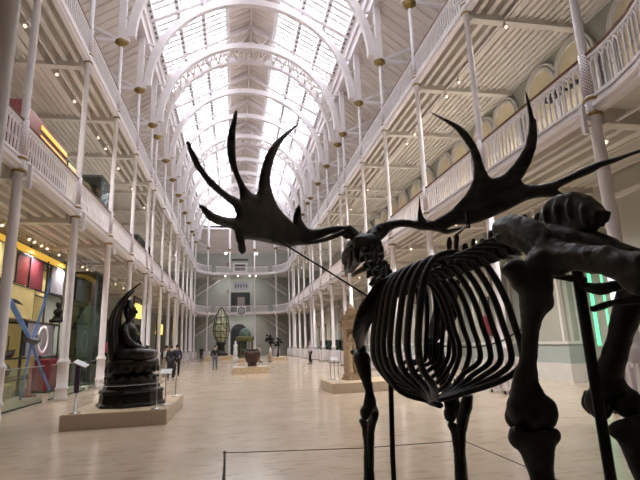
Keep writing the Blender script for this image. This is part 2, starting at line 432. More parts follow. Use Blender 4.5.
# ------------------------------------------------------------------ iron columns (local +x points away from the nave)
def make_column():
    t = thing('iron_column', '', 'column')
    MB().lathe([(.21, 0), (.21, .1), (.185, .16), (.185, .34), (.215, .37), (.215, .42), (.18, .46), (.175, 1.2), (.205, 1.24), (.215, 1.29), (.17, 1.34), (.135, 1.42),
                (.128, 6.3), (.15, 6.36), (.15, 6.86), (.112, 6.9)], 14).build('lower_shaft', 'white', t)
    MB().lathe([(.115, 7.94), (.102, 8.0), (.095, 12.7), (.13, 12.74), (.13, 13.2), (.10, 13.25)], 12).build('middle_shaft', 'white', t)
    MB().lathe([(.10, 14.3), (.09, 14.36), (.082, 16.8)], 12).build('upper_shaft', 'white', t)
    for z, r in ((6.44, .19), (6.80, .18), (12.80, .165), (13.14, .155)):
        MB().lathe([(r - .04, -.05), (r, -.025), (r, .01), (r - .03, .05)], 14, (0, 0, z)).build('gilt_ring', 'gold', t)
    for z0, r in ((6.9, .125), (13.25, .112)):
        MB().lathe([(r, 0), (r, 1.06)], 16).build('pierced_collar', 'lattice', t, (0, 0, z0))
    MB().lathe([(.085, 0), (.10, .05), (.13, .07), (.17, .13), (.30, .20), (.24, .22), (.33, .30), (.22, .34), (.2, .36)], 16, (0, 0, 16.74), wob=lambda k, n, z: 1 + (.14 if k % 4 == 0 else -.05) * (1 if z > .1 else 0)).build('gilt_capital', 'gold', t)
    MB().box(-.17, .17, -.16, .16, 17.05, 21.6).box(-.36, -.17, -.15, .15, 17.08, 17.5).build('upper_post', 'white', t)
    MB().box(.1, 4.55, -.09, .09, 17.0, 17.18).build('tie_beam', 'white', t)
    MB().bar((.15, 0, 17.15), (2.95, 0, 18.55), .16, .16).build('diagonal_brace', 'white', t)
    MB().box(-.33, -.235, -.05, .05, 5.95, 6.62).box(-.25, -.1, -.03, .03, 6.28, 6.4).box(-.25, -.1, -.03, .03, 6.12, 6.17).build('pendant', 'white', t)
    return t
col0 = make_column(); first = [True]
def place_col(x, y, rzv, lab, grp):
    if first[0]:
        first[0] = False; col0.location = (x, y, 0); col0.rotation_euler = (0, 0, rzv); col0['label'] = lab; col0['group'] = grp; return col0
    return dup(col0, (x, y, 0), rzv, lab, grp)
for s, nm in ((-1, 'left'), (1, 'right')):
    ys = COLY if s > 0 else COLY[1:]
    for i, y in enumerate(ys):
        place_col(XL if s < 0 else XR, y, PI if s < 0 else 0., 'slim white iron column in the %s row, %s back from the skeleton' % (nm, ORD[i]), 'iron columns of the %s row' % nm)
for (x, y, a), nm in zip(((XC - 5.35, 74.62, 2.3), (XC - 1.98, 76, PI / 2), (XC + 1.98, 76, PI / 2), (XC + 5.35, 74.62, .85)), ('leftmost', 'just left of the hanging clock', 'just right of the hanging clock', 'rightmost')):
    place_col(x, y, a, 'white iron column of the far end gallery, %s' % nm, 'iron columns of the far end')
place_col(-2.02, 3.97, -PI / 2, 'shadowed white column close to the camera at the left edge', None)

# white ribbed radiators boxed round the column feet
def make_radiator():
    t = thing('column_radiator', '', 'radiator')
    m = MB(); n = 6
    for s in (-1, 1):
        for k in range(n):
            q = -.35 + .70 * k / (n - 1)
            m.box(q - .048, q + .048, s * .39 - .045, s * .39 + .045, .10, 1.0)
            if 0 < k < n - 1: m.box(s * .39 - .045, s * .39 + .045, q - .048, q + .048, .10, 1.0)
    m.build('ribs', 'white', t)
    m = MB()
    for z in (.14, .96):
        for s in (-1, 1): m.box(-.38, .38, s * .39 - .03, s * .39 + .03, z - .03, z + .05).box(s * .39 - .03, s * .39 + .03, -.36, .36, z - .03, z + .05)
    m.build('header', 'white', t)
    for sx in (-1, 1):
        for sy in (-1, 1): MB().lathe([(.03, 0), (.03, .12)], 8, (sx * .36, sy * .36, 0)).build('foot', 'darkgrey', t)
    return t
rad0 = make_radiator(); k = 0
spots = [(XR, y, 'right', ORD[i]) for i, y in enumerate(COLY)] + [(XL, y, 'left', ORD[i]) for i, y in enumerate(COLY[1:]) if y > 50]
for i, (x, y, nm, od) in enumerate(spots):
    lab = 'white ribbed radiator round the foot of the %s column in the %s row' % (od, nm)
    if i == 0: rad0.location = (x, y, 0); rad0['label'] = lab; rad0['group'] = 'radiators round the columns'
    else: dup(rad0, (x, y, 0), 0, lab, 'radiators round the columns')
for sx, nm in ((-1, 'left'), (1, 'right')):
    dup(rad0, (XC + sx * 5.35, 74.62, 0), .3 * sx, 'white ribbed radiator round the %s corner column of the far end' % nm, 'radiators round the columns')

# ------------------------------------------------------------------ balustrades
def balus(path, n_per=.185):
    """parts along a plan path, z=0 at deck top edge (ledge)"""
    segs = []; L = [0]
    for a, b in zip(path, path[1:]): L.append(L[-1] + (Vector(b) - Vector(a)).length)
    def at(d):
        for i in range(len(path) - 1):
            if d <= L[i + 1] + 1e-6:
                u = (d - L[i]) / (L[i + 1] - L[i]); p = Vector(path[i]).lerp(Vector(path[i + 1]), u); return p, (Vector(path[i + 1]) - Vector(path[i])).normalized()
    n = max(2, int(L[-1] / n_per)); m = MB()
    for k in range(n):
        d = L[-1] * (k + .5) / n; p, t = at(d); q, _ = at(min(L[-1], d + L[-1] / n * .5)); r, _ = at(max(0, d - L[-1] / n * .5))
        m.bar((p.x, p.y, 0), (p.x, p.y, .80), .038, .038, (t.x, t.y, 0))
        m.bar((p.x, p.y, .40), (p.x, p.y, .46), .06, .06, (t.x, t.y, 0))
        m.bar((p.x, p.y, .78), (q.x, q.y, .98), .035, .035); m.bar((p.x, p.y, .78), (r.x, r.y, .98), .035, .035)
    rail = sweep(MB(), path, [(-.05, 1.04), (.05, 1.04), (.06, 1.09), (0, 1.12), (-.06, 1.09)], False)
    low = sweep(MB(), path, [(-.04, 0), (.04, 0), (.04, .07), (-.04, .07)], False); sweep(low, path, [(-.03, .96), (.03, .96), (.03, 1.04), (-.03, 1.04)], False)
    return m, rail, low
def make_bal(path, lab, loc, grp):
    t = thing('balustrade', lab, 'balustrade', loc, 0, grp); a, b, c = balus(path)
    a.build('balusters', 'white', t); b.build('handrail', 'rail', t); c.build('iron_rails', 'white', t); return t
protos = {}
for zi, z in enumerate((Z1 + .37, Z2 + .37)):
    lv = ('lower', 'upper')[zi]
    for s, nm in ((-1, 'left'), (1, 'right')):
        ys = COLY
        for i, (y0, y1) in enumerate(zip(ys, ys[1:])):
            Ln = round(y1 - y0 - .26, 2); lab = 'white iron balustrade of the %s %s gallery, %s bay from the front' % (lv, nm, ORD[i]); grp = '%s %s gallery balustrades' % (lv, nm)
            loc = (XL if s < 0 else XR, (y0 + y1) / 2, z)
            key = Ln
            if key in protos: dup(protos[key], loc, 0, lab, grp)
            else: protos[key] = make_bal([(0, -Ln / 2), (0, Ln / 2)], lab, loc, grp)
    for nm, pth in (('left corner', [(XL, 70.2)] + FARARC_L[:7]), ('left of centre', FARARC_L[7:] + [(XC - 2.1, 76)]), ('centre', [(XC - 1.85, 76), (XC + 1.85, 76)]), ('right of centre', [(XC + 2.1, 76)] + FARARC_R[:4]), ('right corner', FARARC_R[4:] + [(XR, 70.2)])):
        make_bal(pth, 'white balustrade of the %s far gallery, %s' % (lv, nm), (0, 0, z), '%s far gallery balustrades' % lv)
    make_bal(NEARARC_R[:], 'white balustrade of the %s gallery curving overhead at the near right' % lv, (0, 0, z), 'near gallery balustrades')
    make_bal(NEARARC_L[1:], 'white balustrade of the %s gallery curving overhead at the near left' % lv, (0, 0, z), 'near gallery balustrades')

# ------------------------------------------------------------------ right wall: piers, alcove arches, blind windows above
PP = 4.66
mbp, mbs, mbd, mbc, mbg, mbsp, mbm = MB(), MB(), MB(), MB(), MB(), MB(), MB()
for k in range(-2, 12):
    y0, y1 = 14.85 + PP * k, 16.75 + PP * k
    mbp.box(11.4, WR, y0, y1, 0, 6.35)
    mbs.box(11.33, WR, y0 - .07, y1 + .07, 0, .62); mbd.box(11.37, WR, y0 - .03, y1 + .03, .62, 1.28); mbc.box(11.32, WR, y0 - .08, y1 + .08, 1.28, 1.38)
    for y in (y0 + .10, y1 - .22): mbc.box(11.36, 11.4, y, y + .12, 1.38, 5.6)
    for x in (11.5, 11.85, 12.25): mbc.box(x, x + .12, y0 - .04, y0, 1.38, 5.6)
    mbc.box(11.34, WR, y0 - .06, y1 + .06, 5.6, 5.75)
    for y in (y0 + .02, y1 - .02): mbg.lathe([(.07, -.12), (.10, -.02), (.17, .06), (.2, .12)], 10, (11.62, y, 3.82)).box(11.5, 11.75, y - .12, y + .12, 3.94, 3.99)
    a, b = y1, y1 + PP - 1.9; c = (a + b) / 2; r = (b - a) / 2 - .05
    semi = [(c + r * math.cos(t), 3.9 + r * math.sin(t)) for t in [PI - PI * j / 18 for j in range(19)]]
    for j in range(18):      # spandrel as strips between arch and cornice
        (p, q), (u, v) = semi[j], semi[j + 1]; mbsp.prism([(p, q), (u, v), (u, 6.35), (p, 6.35)], 11.75, 12.05, 'x')
    for j in range(18):
        mbm.bar((11.72, *semi[j]), (11.72, *semi[j + 1]), .16, .13)
trim(mbp, 'wallcream'); trim(mbs, 'cornice'); trim(mbd, 'wallblue'); trim(mbc, 'cornice'); trim(mbg, 'gold'); trim(mbsp, 'wallcream'); trim(mbm, 'cornice')
trim(MB().box(12.5, WR, YB, YF, 0, 1.0), 'wallblue')
# pale alcove backs
for k in range(-2, 12):
    if k != -1: trim(MB().box(12.42, 12.5, 16.75 + PP * k, 14.85 + PP * (k + 1), 1.0, 6.3), 'wallblue')
# daylit glazed door in the near alcove
d = struct(MB().box(12.35, 12.45, 12.3, 14.75, 0, 3.9).build('door_1', 'wallcream'))
for i, (y, w, m) in enumerate(((14.5, .12, 'doorgreen'), (13.95, .05, 'doorgreen'), (13.5, .30, 'doorwhite'))): MB().box(12.30, 12.35, y - w / 2, y + w / 2, 1.2, 3.7).build('glazed_strip', m, d)
# blind windows on the lower gallery wall
for i, y in enumerate((9.0, 11.0, 13.75, 15.7, 18.4, 20.35, 22.95, 24.9, 27.6, 29.55, 32.3, 34.2, 36.9, 38.8, 41.5, 43.4)):
    r = .80; zs = 11.55
    pts = [(y + r * math.cos(PI * j / 16), zs + r * math.sin(PI * j / 16)) for j in range(17)]
    w = struct(MB().prism([(y - r, 6.9)] + pts[::-1] + [(y + r, 6.9)], WR - .10, WR + .02, 'x').build('window_%d' % (i + 4), 'archcream'))
    m = MB()
    for rr, th in ((r + .06, .14), (r + .22, .10)):
        P = [(WR - .12, y - rr, 6.9)] + [(WR - .12, y + rr * math.cos(PI - PI * j / 16), zs + rr * math.sin(PI * j / 16)) for j in range(17)] + [(WR - .12, y + rr, 6.9)]
        for p, q in zip(P, P[1:]): m.bar(p, q, th, th)
    m.build('window_surround', 'cornice', w)
for i, y in enumerate((13.9, 14.9)):
    t = thing('wall_hook_rail', 'small dark hooked bracket on the arcade wall behind the right gallery, %s one' % ('nearer' if i == 0 else 'farther'), 'wall bracket', (12.3, y, 10.75), 0, 'brackets on the arcade wall')
    MB().box(.1, .2, -.35, .35, -.05, .05).build('bar', 'darkgrey', t)
    for q in (-.3, 0, .3): MB().tube([(.1, q, 0), (-.05, q, -.05), (-.1, q, .1), (-.02, q, .2)], .05, 6, 3).build('hook', 'darkgrey', t)

# framed banner on a pier
t = thing('framed_banner', 'tall dark red banner on the pier seen through the ribs', 'banner', (11.3, 19.98, 1.66))
MB().box(-.02, .03, -.42, .42, 0, 1.75).build('frame', 'darkgrey', t); MB().box(-.03, -.02, -.36, .36, .9, 1.69).build('picture_field', 'greycloth', t); MB().box(-.03, -.02, -.36, .36, .06, .9).build('red_field', 'crimson', t)

# ------------------------------------------------------------------ far end wall
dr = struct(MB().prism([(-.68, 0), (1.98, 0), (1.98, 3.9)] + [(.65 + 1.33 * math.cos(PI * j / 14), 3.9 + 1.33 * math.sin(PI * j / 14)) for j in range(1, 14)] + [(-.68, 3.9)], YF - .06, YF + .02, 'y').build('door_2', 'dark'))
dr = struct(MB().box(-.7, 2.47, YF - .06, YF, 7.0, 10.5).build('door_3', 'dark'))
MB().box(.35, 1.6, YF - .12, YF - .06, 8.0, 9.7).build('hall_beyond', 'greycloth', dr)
t = thing('wall_sign', 'pale sign with grey ornament over the dark doorway of the far gallery', 'sign', (.93, YF - .05, 11.6))
MB().box(-1.3, 1.3, -.03, .03, -.65, .65).build('board', 'lavender', t)
m = MB()
for k in range(5): m.box(-1. + .45 * k, -.75 + .45 * k, -.05, -.03, -.3 + .1 * (k % 2), .25)
m.build('ornament', 'darkgrey', t)
w = struct(MB().box(-.45, 2.05, YF - .08, YF, 13.2, 15.6).build('window_20', 'cornice')); MB().box(-.1, 1.7, YF - .12, YF - .08, 14.2, 15.3).build('dark_pane', 'darkgrey', w); MB().box(-.1, 1.7, YF - .12, YF - .08, 13.4, 14.0).build('lower_pane', 'lavender', w)
trim(MB().box(-.6, 2.2, YF - .16, YF, 16.0, 16.25), 'darkgrey')
for s, nm in ((-1, 'left'), (1, 'right')):
    for lv, z0, z1 in (('lower', 3.4, 5.95), ('upper', 9.75, 12.4)):
        t = thing('staircase', 'white %s staircase slanting up at the %s of the far end' % (lv, nm), 'staircase', (0, 78.9, 0), 0, 'far end staircases')
        a, b = (XC + s * 7.4, 0, z0), (XC + s * 3.6, 0, z1)
        MB().bar(a, b, .5, .20).build('stringer', 'white', t)
        MB().bar((a[0], 0, a[2] + 1.0), (b[0], 0, b[2] + 1.0), .09).build('handrail', 'white', t)
        m = MB()
        for k in range(13):
            u = k / 12; x = a[0] + (b[0] - a[0]) * u; z = a[2] + (b[2] - a[2]) * u; m.bar((x, 0, z + .1), (x, 0, z + 1.0), .04)
        m.build('balusters', 'white', t)
t = thing('clock', 'square white clock with a round grey dial hanging on the far gallery balustrade', 'clock', (1.0, 75.82, 7.06))
MB().box(-.72, .72, -.06, .06, -.72, .72).build('plate', 'paper', t)
m = MB(); m.lathe([(.60, 0), (.60, .05), (.48, .05), (.48, .0)], 28, caps=False); m.xf(Matrix.Translation((0, -.06, 0)) @ Matrix.Rotation(PI / 2, 4, 'X')); m.build('ring', 'darkgrey', t)
m = MB(); m.lathe([(.48, 0), (.48, .03)], 28); m.xf(Matrix.Translation((0, -.06, 0)) @ Matrix.Rotation(PI / 2, 4, 'X')); m.build('dial', 'clockface', t)
MB().bar((0, -.11, 0), (.0, -.11, .4), .05, .02).bar((0, -.11, 0), (-.22, -.11, -.12), .06, .02).build('hands', 'black', t)
for z, nm in ((10.2, 'middle'), (14.6, 'top')):
    t = thing('alarm_box', 'small red box beside the far column at the %s level' % nm, 'alarm box', (-1.17, 76.0, z), 0, 'red alarm boxes'); MB().box(-.16, .16, -.08, .08, -.22, .22).build('case', 'redlac', t); MB().box(-.06, .06, -.1, -.08, -.05, .08).build('face_plate', 'paper', t)

# ------------------------------------------------------------------ spotlights
def make_spot():
    t = thing('spotlight', '', 'spotlight')
    MB().box(-.03, .03, -.03, .03, -.16, .0).build('bracket', 'white', t)
    m = MB().lathe([(.05, -.13), (.075, -.10), (.085, .10), (.085, .13), (.07, .13), (.068, .09)], 12); m.xf(Matrix.Translation((0, 0, -.24)) @ Matrix.Rotation(2.3, 4, 'X')); m.build('head', 'white', t)
    m = MB().ball((0, 0, .118), (.042, .042, .025), 12, 6); m.xf(Matrix.Translation((0, 0, -.24)) @ Matrix.Rotation(2.3, 4, 'X')); m.build('lamp', 'bulb', t)
    l = bpy.data.lights.new('spot_beam', 'SPOT'); l.energy = 370.; l.color = (1., .965, .915); l.spot_size = 2.5; l.spot_blend = .8; l.shadow_soft_size = .12
    o = bpy.data.objects.new('spot_beam', l); C.objects.link(o); o.parent = t; o.location = (0, 0, -.42)
    return t
sp0 = make_spot(); fs = [True]
def spot(x, y, z, rzv, lab, grp):
    if fs[0]: fs[0] = False; sp0.location = (x, y, z); sp0.rotation_euler = (0, 0, rzv); sp0['label'] = lab; sp0['group'] = grp
    else: return dup(sp0, (x, y, z), rzv, lab, grp)
rows = [(9.35, (13.1, 16.7, 17.9, 21.8, 23.0, 26.5, 31.0, 36.0, 41, 46, 51, 56, 61, 66), Z2 - .22, 0, 'upper right'), (8.40, (8.8, 12.2, 16.4, 21.2, 26.0, 31.0, 36, 41, 46, 51, 56, 61, 66), Z1 - .22, 0, 'lower right'), (10.9, (15.1, 19.5), Z1 - .22, 0, 'lower right wall-side'),  # nearest lower right head and the far heads are added to brighten gallery undersides
        (-7.95, (17.2, 19.4, 19.9, 20.6, 21.2, 22.6, 24.0, 24.6, 26.0, 26.8, 27.6, 28.3, 29.7, 30.4, 31.2, 33.0, 35.3, 38.0), Z1 - .22, PI / 3, 'lower left'), (-6.95, (15.2, 18.1, 20.2, 23.9, 25.3, 28.2, 32, 36.5, 41, 46, 51, 56, 61, 66), Z2 - .22, 0, 'upper left')]  # far heads of the upper left row are added fill as well
for x, ys, z, rr, nm in rows:
    t = thing('lighting_track', 'white lighting track under the %s gallery' % nm, 'lighting track', (x, 0, z)); MB().box(-.035, .035, ys[0] - 1.2, ys[-1] + 1.5, 0, .05).build('rail', 'white', t)
    m = MB()
    for y in (ys[0] - .8, (ys[0] + ys[-1]) / 2, ys[-1] + 1.): m.box(-.015, .015, y - .015, y + .015, .05, .12)
    m.build('hangers', 'white', t)
    for i, y in enumerate(ys): so = spot(x, y, z, rr, 'white spotlight of a partly added set under the %s gallery, %s along its track' % (nm, ORD[i]), 'spotlights under the %s gallery' % nm)
    if nm == 'lower left':
        for k_, o in enumerate([c for c in C.objects if c.type == 'LIGHT' and c.parent and 'the lower left' in c.parent.get('label', '')]):
            if k_ % 3: bpy.data.objects.remove(o)
    if 'wall-side' in nm:
        for o in [c for c in C.objects if c.type == 'LIGHT' and c.parent and 'wall-side' in c.parent.get('label', '')]: bpy.data.objects.remove(o)
for i, (x, z) in enumerate(((-1.55, 16.45), (3.4, 16.4))):
    t = thing('floodlight', 'bright floodlight on the far end column, %s of the two' % ('left' if i == 0 else 'right'), 'floodlight', (x, 75.7, z), 0, 'far floodlights'); MB().lathe([(.05, -.2), (.16, 0), (.16, .05)], 10).build('housing', 'white', t); MB().ball((0, 0, -.12), (.2, .2, .16)).build('lamp', 'bulbw', t); MB().bar((0, 0, 0), ((.50 if i == 0 else -.22), .26, 0), .06).build('arm', 'white', t)
for i, x in enumerate((-1.6, .4, 2.3, 3.3)):
    t = thing('downlight', 'tiny white downlight under the upper far gallery, %s from the left' % ORD[i], 'downlight', (x, 76.4, Z2 + .05), 0, 'far downlights'); MB().lathe([(.12, -.1), (.12, .05)], 10).build('housing', 'white', t); MB().ball((0, 0, -.12), .09).build('lamp', 'bulbw', t)
    if i in (0, 2):
        for zz, yy in ((-.5, 1.2), (-6.9, 1.2)):  # lamps added to brighten the far end; the lower one has no fixture
            l = bpy.data.lights.new('far_fill_beam', 'SPOT'); l.energy = 130.; l.spot_size = 2.8; l.spot_blend = .8; l.shadow_soft_size = .15; o = bpy.data.objects.new('far_fill_beam', l); C.objects.link(o); o.parent = t; o.location = (0, yy, zz); o.rotation_euler = (.7, 0, 0)

# ------------------------------------------------------------------ left side exhibits
t = thing('display_frame', 'tall dark metal display frame full of exhibits at the left edge', 'display frame', (-8.15, 20.5, 0))
m = MB()
for y in (-4., -2.0, 0.15, 2.1, 4.1):
    for x in (-.9, -.15): m.box(x - .03, x + .03, y - .03, y + .03, 0, 5.95)
m.build('posts', 'darkgrey', t); m = MB()
for z in (.62, 1.42, 2.86, 4.2, 5.5):
    for x in (-.9, -.15): m.box(x - .025, x + .025, -4, 4.1, z - .03, z + .03)
m.build('rails', 'darkgrey', t)
for z in (.62, 2.86): MB().box(-.9, -.12, -4, 4.1, z + .03, z + .06).build('shelf', 'ochre', t)
MB().box(-.3, -.1, -4.1, 4.1, 5.62, 5.82).build('strip_light', 'strip', t)
MB().box(-1.0, -.92, -4.1, 4.1, 0.1, 5.6).build('back_panel', 'yellow', t)
def panel(name, lab, cat, y0, y1, z0, z1, m, x=-8.223, frame=None, grp=None):
    t = thing(name, lab, cat, (x, (y0 + y1) / 2, (z0 + z1) / 2), 0, grp); h = (z1 - z0) / 2; w = (y1 - y0) / 2
    MB().box(-.05, .05, -w, w, -h, h).build('board', m, t)
    f = MB().box(-.02, .06, -w - .03, -w, -h, h).box(-.02, .06, w, w + .03, -h, h).box(-.02, .06, -w, w, h, h + .03); f.build('edging', frame or 'darkgrey', t); return t
panel('light_panel', 'large pale yellow lit panel high at the left edge, uppermost', 'light panel', 16.9, 19.15, 4.28, 5.5, 'yellow', grp='yellow light panels')
panel('light_panel', 'pale yellow lit panel under the red textiles', 'light panel', 19.0, 21.1, 2.95, 4.15, 'yellow', grp='yellow light panels')
panel('light_panel', 'yellow lit panel behind the near blue blade, at the very left edge', 'light panel', 16.6, 18.75, 2.95, 4.0, 'yellow', grp='yellow light panels')
panel('textile', 'bright red hanging textile beside the upper yellow panel', 'textile', 19.3, 20.3, 4.25, 5.35, 'redlac')
panel('textile', 'dark crimson hanging textile with faint gold marks', 'textile', 20.5, 21.75, 4.2, 5.4, 'crimson')
panel('hanging_panel', 'pale lavender panel hung beside the near left column', 'panel', 22.7, 24.3, 4.25, 5.4, 'lavender')
t = panel('roundel_panel', 'grey square panel with a pale ring motif low behind the blue blades', 'panel', 20.75, 23.6, 1.5, 2.8, 'lavender')
m = MB().lathe([(.60, 0), (.60, .03), (.46, .03), (.46, 0)], 28, caps=False); m.xf(Matrix.Translation((.05, .2, 0)) @ Matrix.Rotation(PI / 2, 4, 'Y')); m.build('ring_motif', 'paper', t)
m = MB().prism([(-.12, -.25), (.14, -.2), (.1, .1), (.2, .28), (-.05, .3), (-.16, .05)], .05, .08, 'x'); m.build('centre_motif', 'clockface', t)
t = thing('low_cabinet', 'low dark red cabinet under the grey roundel panel', 'cabinet', (-7.85, 22.6, 0)); MB().box(-.3, .3, -1.1, 1.1, .1, 1.28).build('body', 'crimson', t); MB().box(-.33, .33, -1.13, 1.13, 1.28, 1.34).build('top', 'redlac', t); MB().box(-.25, .25, -1., 1., 0, .1).build('plinth', 'darkgrey', t)
t = thing('bust', 'small dark bust on a stepped base beside the near left column', 'sculpture', (-8.05, 23.55, 2.95)); MB().lathe([(.34, 0), (.34, .12), (.22, .16), (.2, .28)], 12).build('base', 'bronze', t); MB().lathe([(.12, .28), (.2, .42), (.19, .55), (.08, .62), (.07, .68), (.12, .76), (.12, .88), (.05, .97)], 12).build('head', 'bronze', t)
t = thing('bowl', 'round black bowl on the low shelf at the left edge', 'bowl', (-8.3, 19.0, .72)); MB().lathe([(.12, 0), (.32, .12), (.4, .3), (.36, .42), (.3, .46)], 16).build('body', 'bronze', t); MB().lathe([(.3, .45), (.33, .48), (.3, .5)], 16).build('rim', 'darkgrey', t)
t = thing('crate', 'small ochre crate under the black bowl', 'crate', (-8.2, 18.7, .06)); MB().box(-.3, .3, -.55, .55, 0, .5).build('body', 'ochre', t); MB().box(-.33, .33, -.58, .58, .44, .5).build('lid', 'yellow', t)
t = thing('ship_model', 'dark ship-shaped model on the shelf behind the blue blades', 'model', (-8.35, 19.4, 1.46)); MB().tube([(0, -.9, .25), (0, -.4, .12), (0, .4, .12), (0, .9, .3)], [(.02, .02), (.16, .14), (.16, .14), (.02, .02)], 10, 3).build('hull', 'bronze', t); MB().box(-.02, .02, -.03, .03, .2, 1.0).box(-.015, .015, .25, .29, .2, .8).build('masts', 'darkgrey', t)
t = thing('wing_model', 'dark pointed wing hung in front of the yellow panels', 'model', (-7.7, 18.3, 3.42)); MB().tube([(0, -.9, 0), (0, -.1, .02), (0, .7, -.08)], [(.10, .12), (.07, .1), (.01, .01)], 8, 4).build('wing', 'bronze', t); MB().box(-.02, .02, -.82, -.78, .0, .85).build('hanger', 'darkgrey', t)
t = thing('crossed_blades', 'two big crossed blue blades standing behind the glass barrier', 'machine', (-7.3, 18.9, 0))
hub = Vector((0, 0, 2.07))
MB().tube([(0, -1.9, 3.30), (0, -.95, 2.7), hub, (0, .85, 1.3), (0, 2.3, .12)], [(.16, .04), (.15, .04), (.10, .05), (.09, .04), (.08, .04)], 4, 0, up=(0, .6, 1), smooth=False).build('blade', 'blue', t)
MB().tube([(.06, 1.25, 4.5), (.06, .6, 3.2), hub + Vector((.06, 0, 0)), (.06, -.3, 1.2), (.06, -.55, .06)], [(.07, .04), (.11, .04), (.08, .05), (.08, .04), (.09, .04)], 4, 0, up=(0, 1, 0), smooth=False).build('blade', 'blue', t)
MB().ball((.1, 0, 2.02), (.13, .17, .13)).tube([(.0, -.5, 2.1), (.2, 0, 2.0), (.1, .35, 2.2)], .09, 8, 3).build('hub', 'darkgrey', t)
t = thing('red_post', 'slim red post standing under the crossed blue blades', 'post', (-7.7, 20.2, 0)); MB().lathe([(.28, 0), (.28, .04), (.06, .07), (.05, 1.3)], 10).build('stand', 'redlac', t); MB().box(-.05, .05, -.16, .16, 1.1, 1.45).build('head_plate', 'ochre', t)
# glass barrier panels
for i, (y0, y1) in enumerate(((13.6, 15.75), (15.8, 17.6), (18.25, 20.3), (20.35, 22.3), (22.9, 25.0))):
    t = thing('glass_barrier', 'green-tinted glass barrier panel at the left edge of the hall, %s from the front' % ORD[i], 'glass barrier', (-6.3, (y0 + y1) / 2, 0), 0, 'glass barrier panels'); w = (y1 - y0) / 2
    MB().box(-.012, .012, -w, w, .03, 1.16).build('pane', 'glassgreen', t); MB().box(-.025, .025, -w, w, 0, .05).build('shoe', 'darkgrey', t); MB().box(-.016, .016, -w, w, 1.16, 1.19).build('top_edge', 'steel', t)
# tall glass case
def case(lab, loc, sx, sy, h, grp=None, solid=0.):
    t = thing('glass_case', lab, 'glass case', loc, 0, grp)
    if solid: MB().box(-sx, sx, -sy, sy, 0, solid).build('plinth', 'verdigris', t)
    m = MB(); a = .02
    m.box(-sx, -sx + a, -sy, sy, solid, h).box(sx - a, sx, -sy, sy, solid, h).box(-sx, sx, -sy, -sy + a, solid, h).box(-sx, sx, sy - a, sy, solid, h); m.build('glazing', 'glasscase', t)
    f = MB()
    for x in (-1, 1):
        for y in (-1, 1): f.box(x * sx - .03, x * sx + .03, y * sy - .03, y * sy + .03, solid, h)
    f.build('corner_posts', 'darkgrey', t); MB().box(-sx - .02, sx + .02, -sy - .02, sy + .02, h - .12, h).build('top_frame', 'darkgrey', t); return t
t = case('tall green-tinted glass case standing behind the two near left columns', (-7.47, 26.4, .02), .53, 1.15, 5.55, None, .12)
MB().box(-.3, .3, -.8, .8, .12, 1.75).build('inner_plinth', 'wallgreen', t)
tt = thing('carved_stele', 'grey pointed-arch stone slab inside the tall glass case', 'carved stone', (-7.47, 26.3, 1.77))
tt.rotation_euler = (0, 0, -1.1)
MB().prism([(-.55, 0), (.55, 0), (.55, 1.3), (.3, 1.9), (0, 2.3), (-.3, 1.9), (-.55, 1.3)], -.12, .12, 'x').build('slab', 'clockface', tt); MB().prism([(-.35, .15), (.35, .15), (.35, 1.2), (0, 1.8), (-.35, 1.2)], .12, .15, 'x').build('carved_field', 'wallgreen', tt)
case('glass case standing on the lower left gallery floor', (-7.15, 25.1, Z1 + .37), .45, 1.1, 3.5, 'gallery glass cases', .3)
case('dark-topped glass case far back on the lower left gallery', (-7.4, 36.5, Z1 + .37), .6, 2.4, 2.8, 'gallery glass cases', .6)
for i, y in enumerate((42.5, 47.0, 52.0)): case('low glass case with dark green base along the right wall, %s' % ('nearest' if i == 0 else 'middle' if i == 1 else 'farthest'), (10.1, y, 0), .5, 1.5, 1.9, 'right wall cases', .85)
for i, (x, y) in enumerate(((-8.6, 30.5), (-8.6, 43.0))): case('tall glass case by the left wall, %s' % ('behind the halo of the statue' if i == 0 else 'beyond the first lantern'), (x, y, 0), .7, 1.8, 3.6, 'left wall cases', .5)
# red framed structure on the lower left gallery
t = thing('red_canopy', 'dark red boxed canopy with yellow lit slots on the lower left gallery', 'canopy', (-8.0, 20.4, Z1 + .37))
MB().box(-.5, .4, -3.4, 1.3, 2.0, 3.78).build('box_front', 'maroon', t)
for z0, z1 in ((3.05, 3.18), (3.42, 3.60)): MB().box(.4, .44, -1.7, 1.2, z0, z1).build('lit_slot', 'strip', t)
m = MB()
for y in (-3.2, -1, 1.1): m.box(-.4, -.25, y - .08, y + .08, 0, 2.0)
m.build('posts', 'redlac', t)
panel('light_panel', 'yellow lit panel beside the red canopy on the lower left gallery', 'light panel', 22.2, 23.8, 6.83, 10.3, 'yellow', -7.75)
for i, (y, z, h) in enumerate(((36.5, 4.35, .48), (46.8, 3.4, .48))):
    t = thing('lantern_sign', 'yellow lit box in a black frame %s' % ('just right of the statue' if i == 0 else 'farther back between the left columns'), 'lantern', (-7.05, y, 0), 0, 'yellow lit boxes')
    MB().box(-.15, .15, -1.25, 1.25, z - h, z + h).build('lit_box', 'yellowlamp', t); m = MB()
    for q in (-1.5, 1.4): m.box(-.05, .05, q - .06, q + .06, 0, z + h + .5)
    m.box(-.05, .05, -1.5, 1.4, z + h + .4, z + h + .5); m.build('frame', 'black', t)
    MB().box(-.2, -.1, -1.5, .3, z - .2, z + h).build('side_block', 'ochre', t)
for i, (y, m_, z) in enumerate(((41.0, 'jet', 8.2), (45.5, 'redcloth', 8.0), (43.0, 'ochre', 8.1))):
    t = thing('gallery_exhibit', ('dark cabinet', 'red upright exhibit', 'golden upright exhibit')[i] + ' behind the lower left balustrade', 'exhibit', (-7.0, y, Z1 + .37)); MB().box(-.3, .3, -.5, .5, 0, 1.9).build('body', m_, t); MB().box(-.36, .36, -.56, .56, 1.9, 2.0).build('cap', 'darkgrey', t)
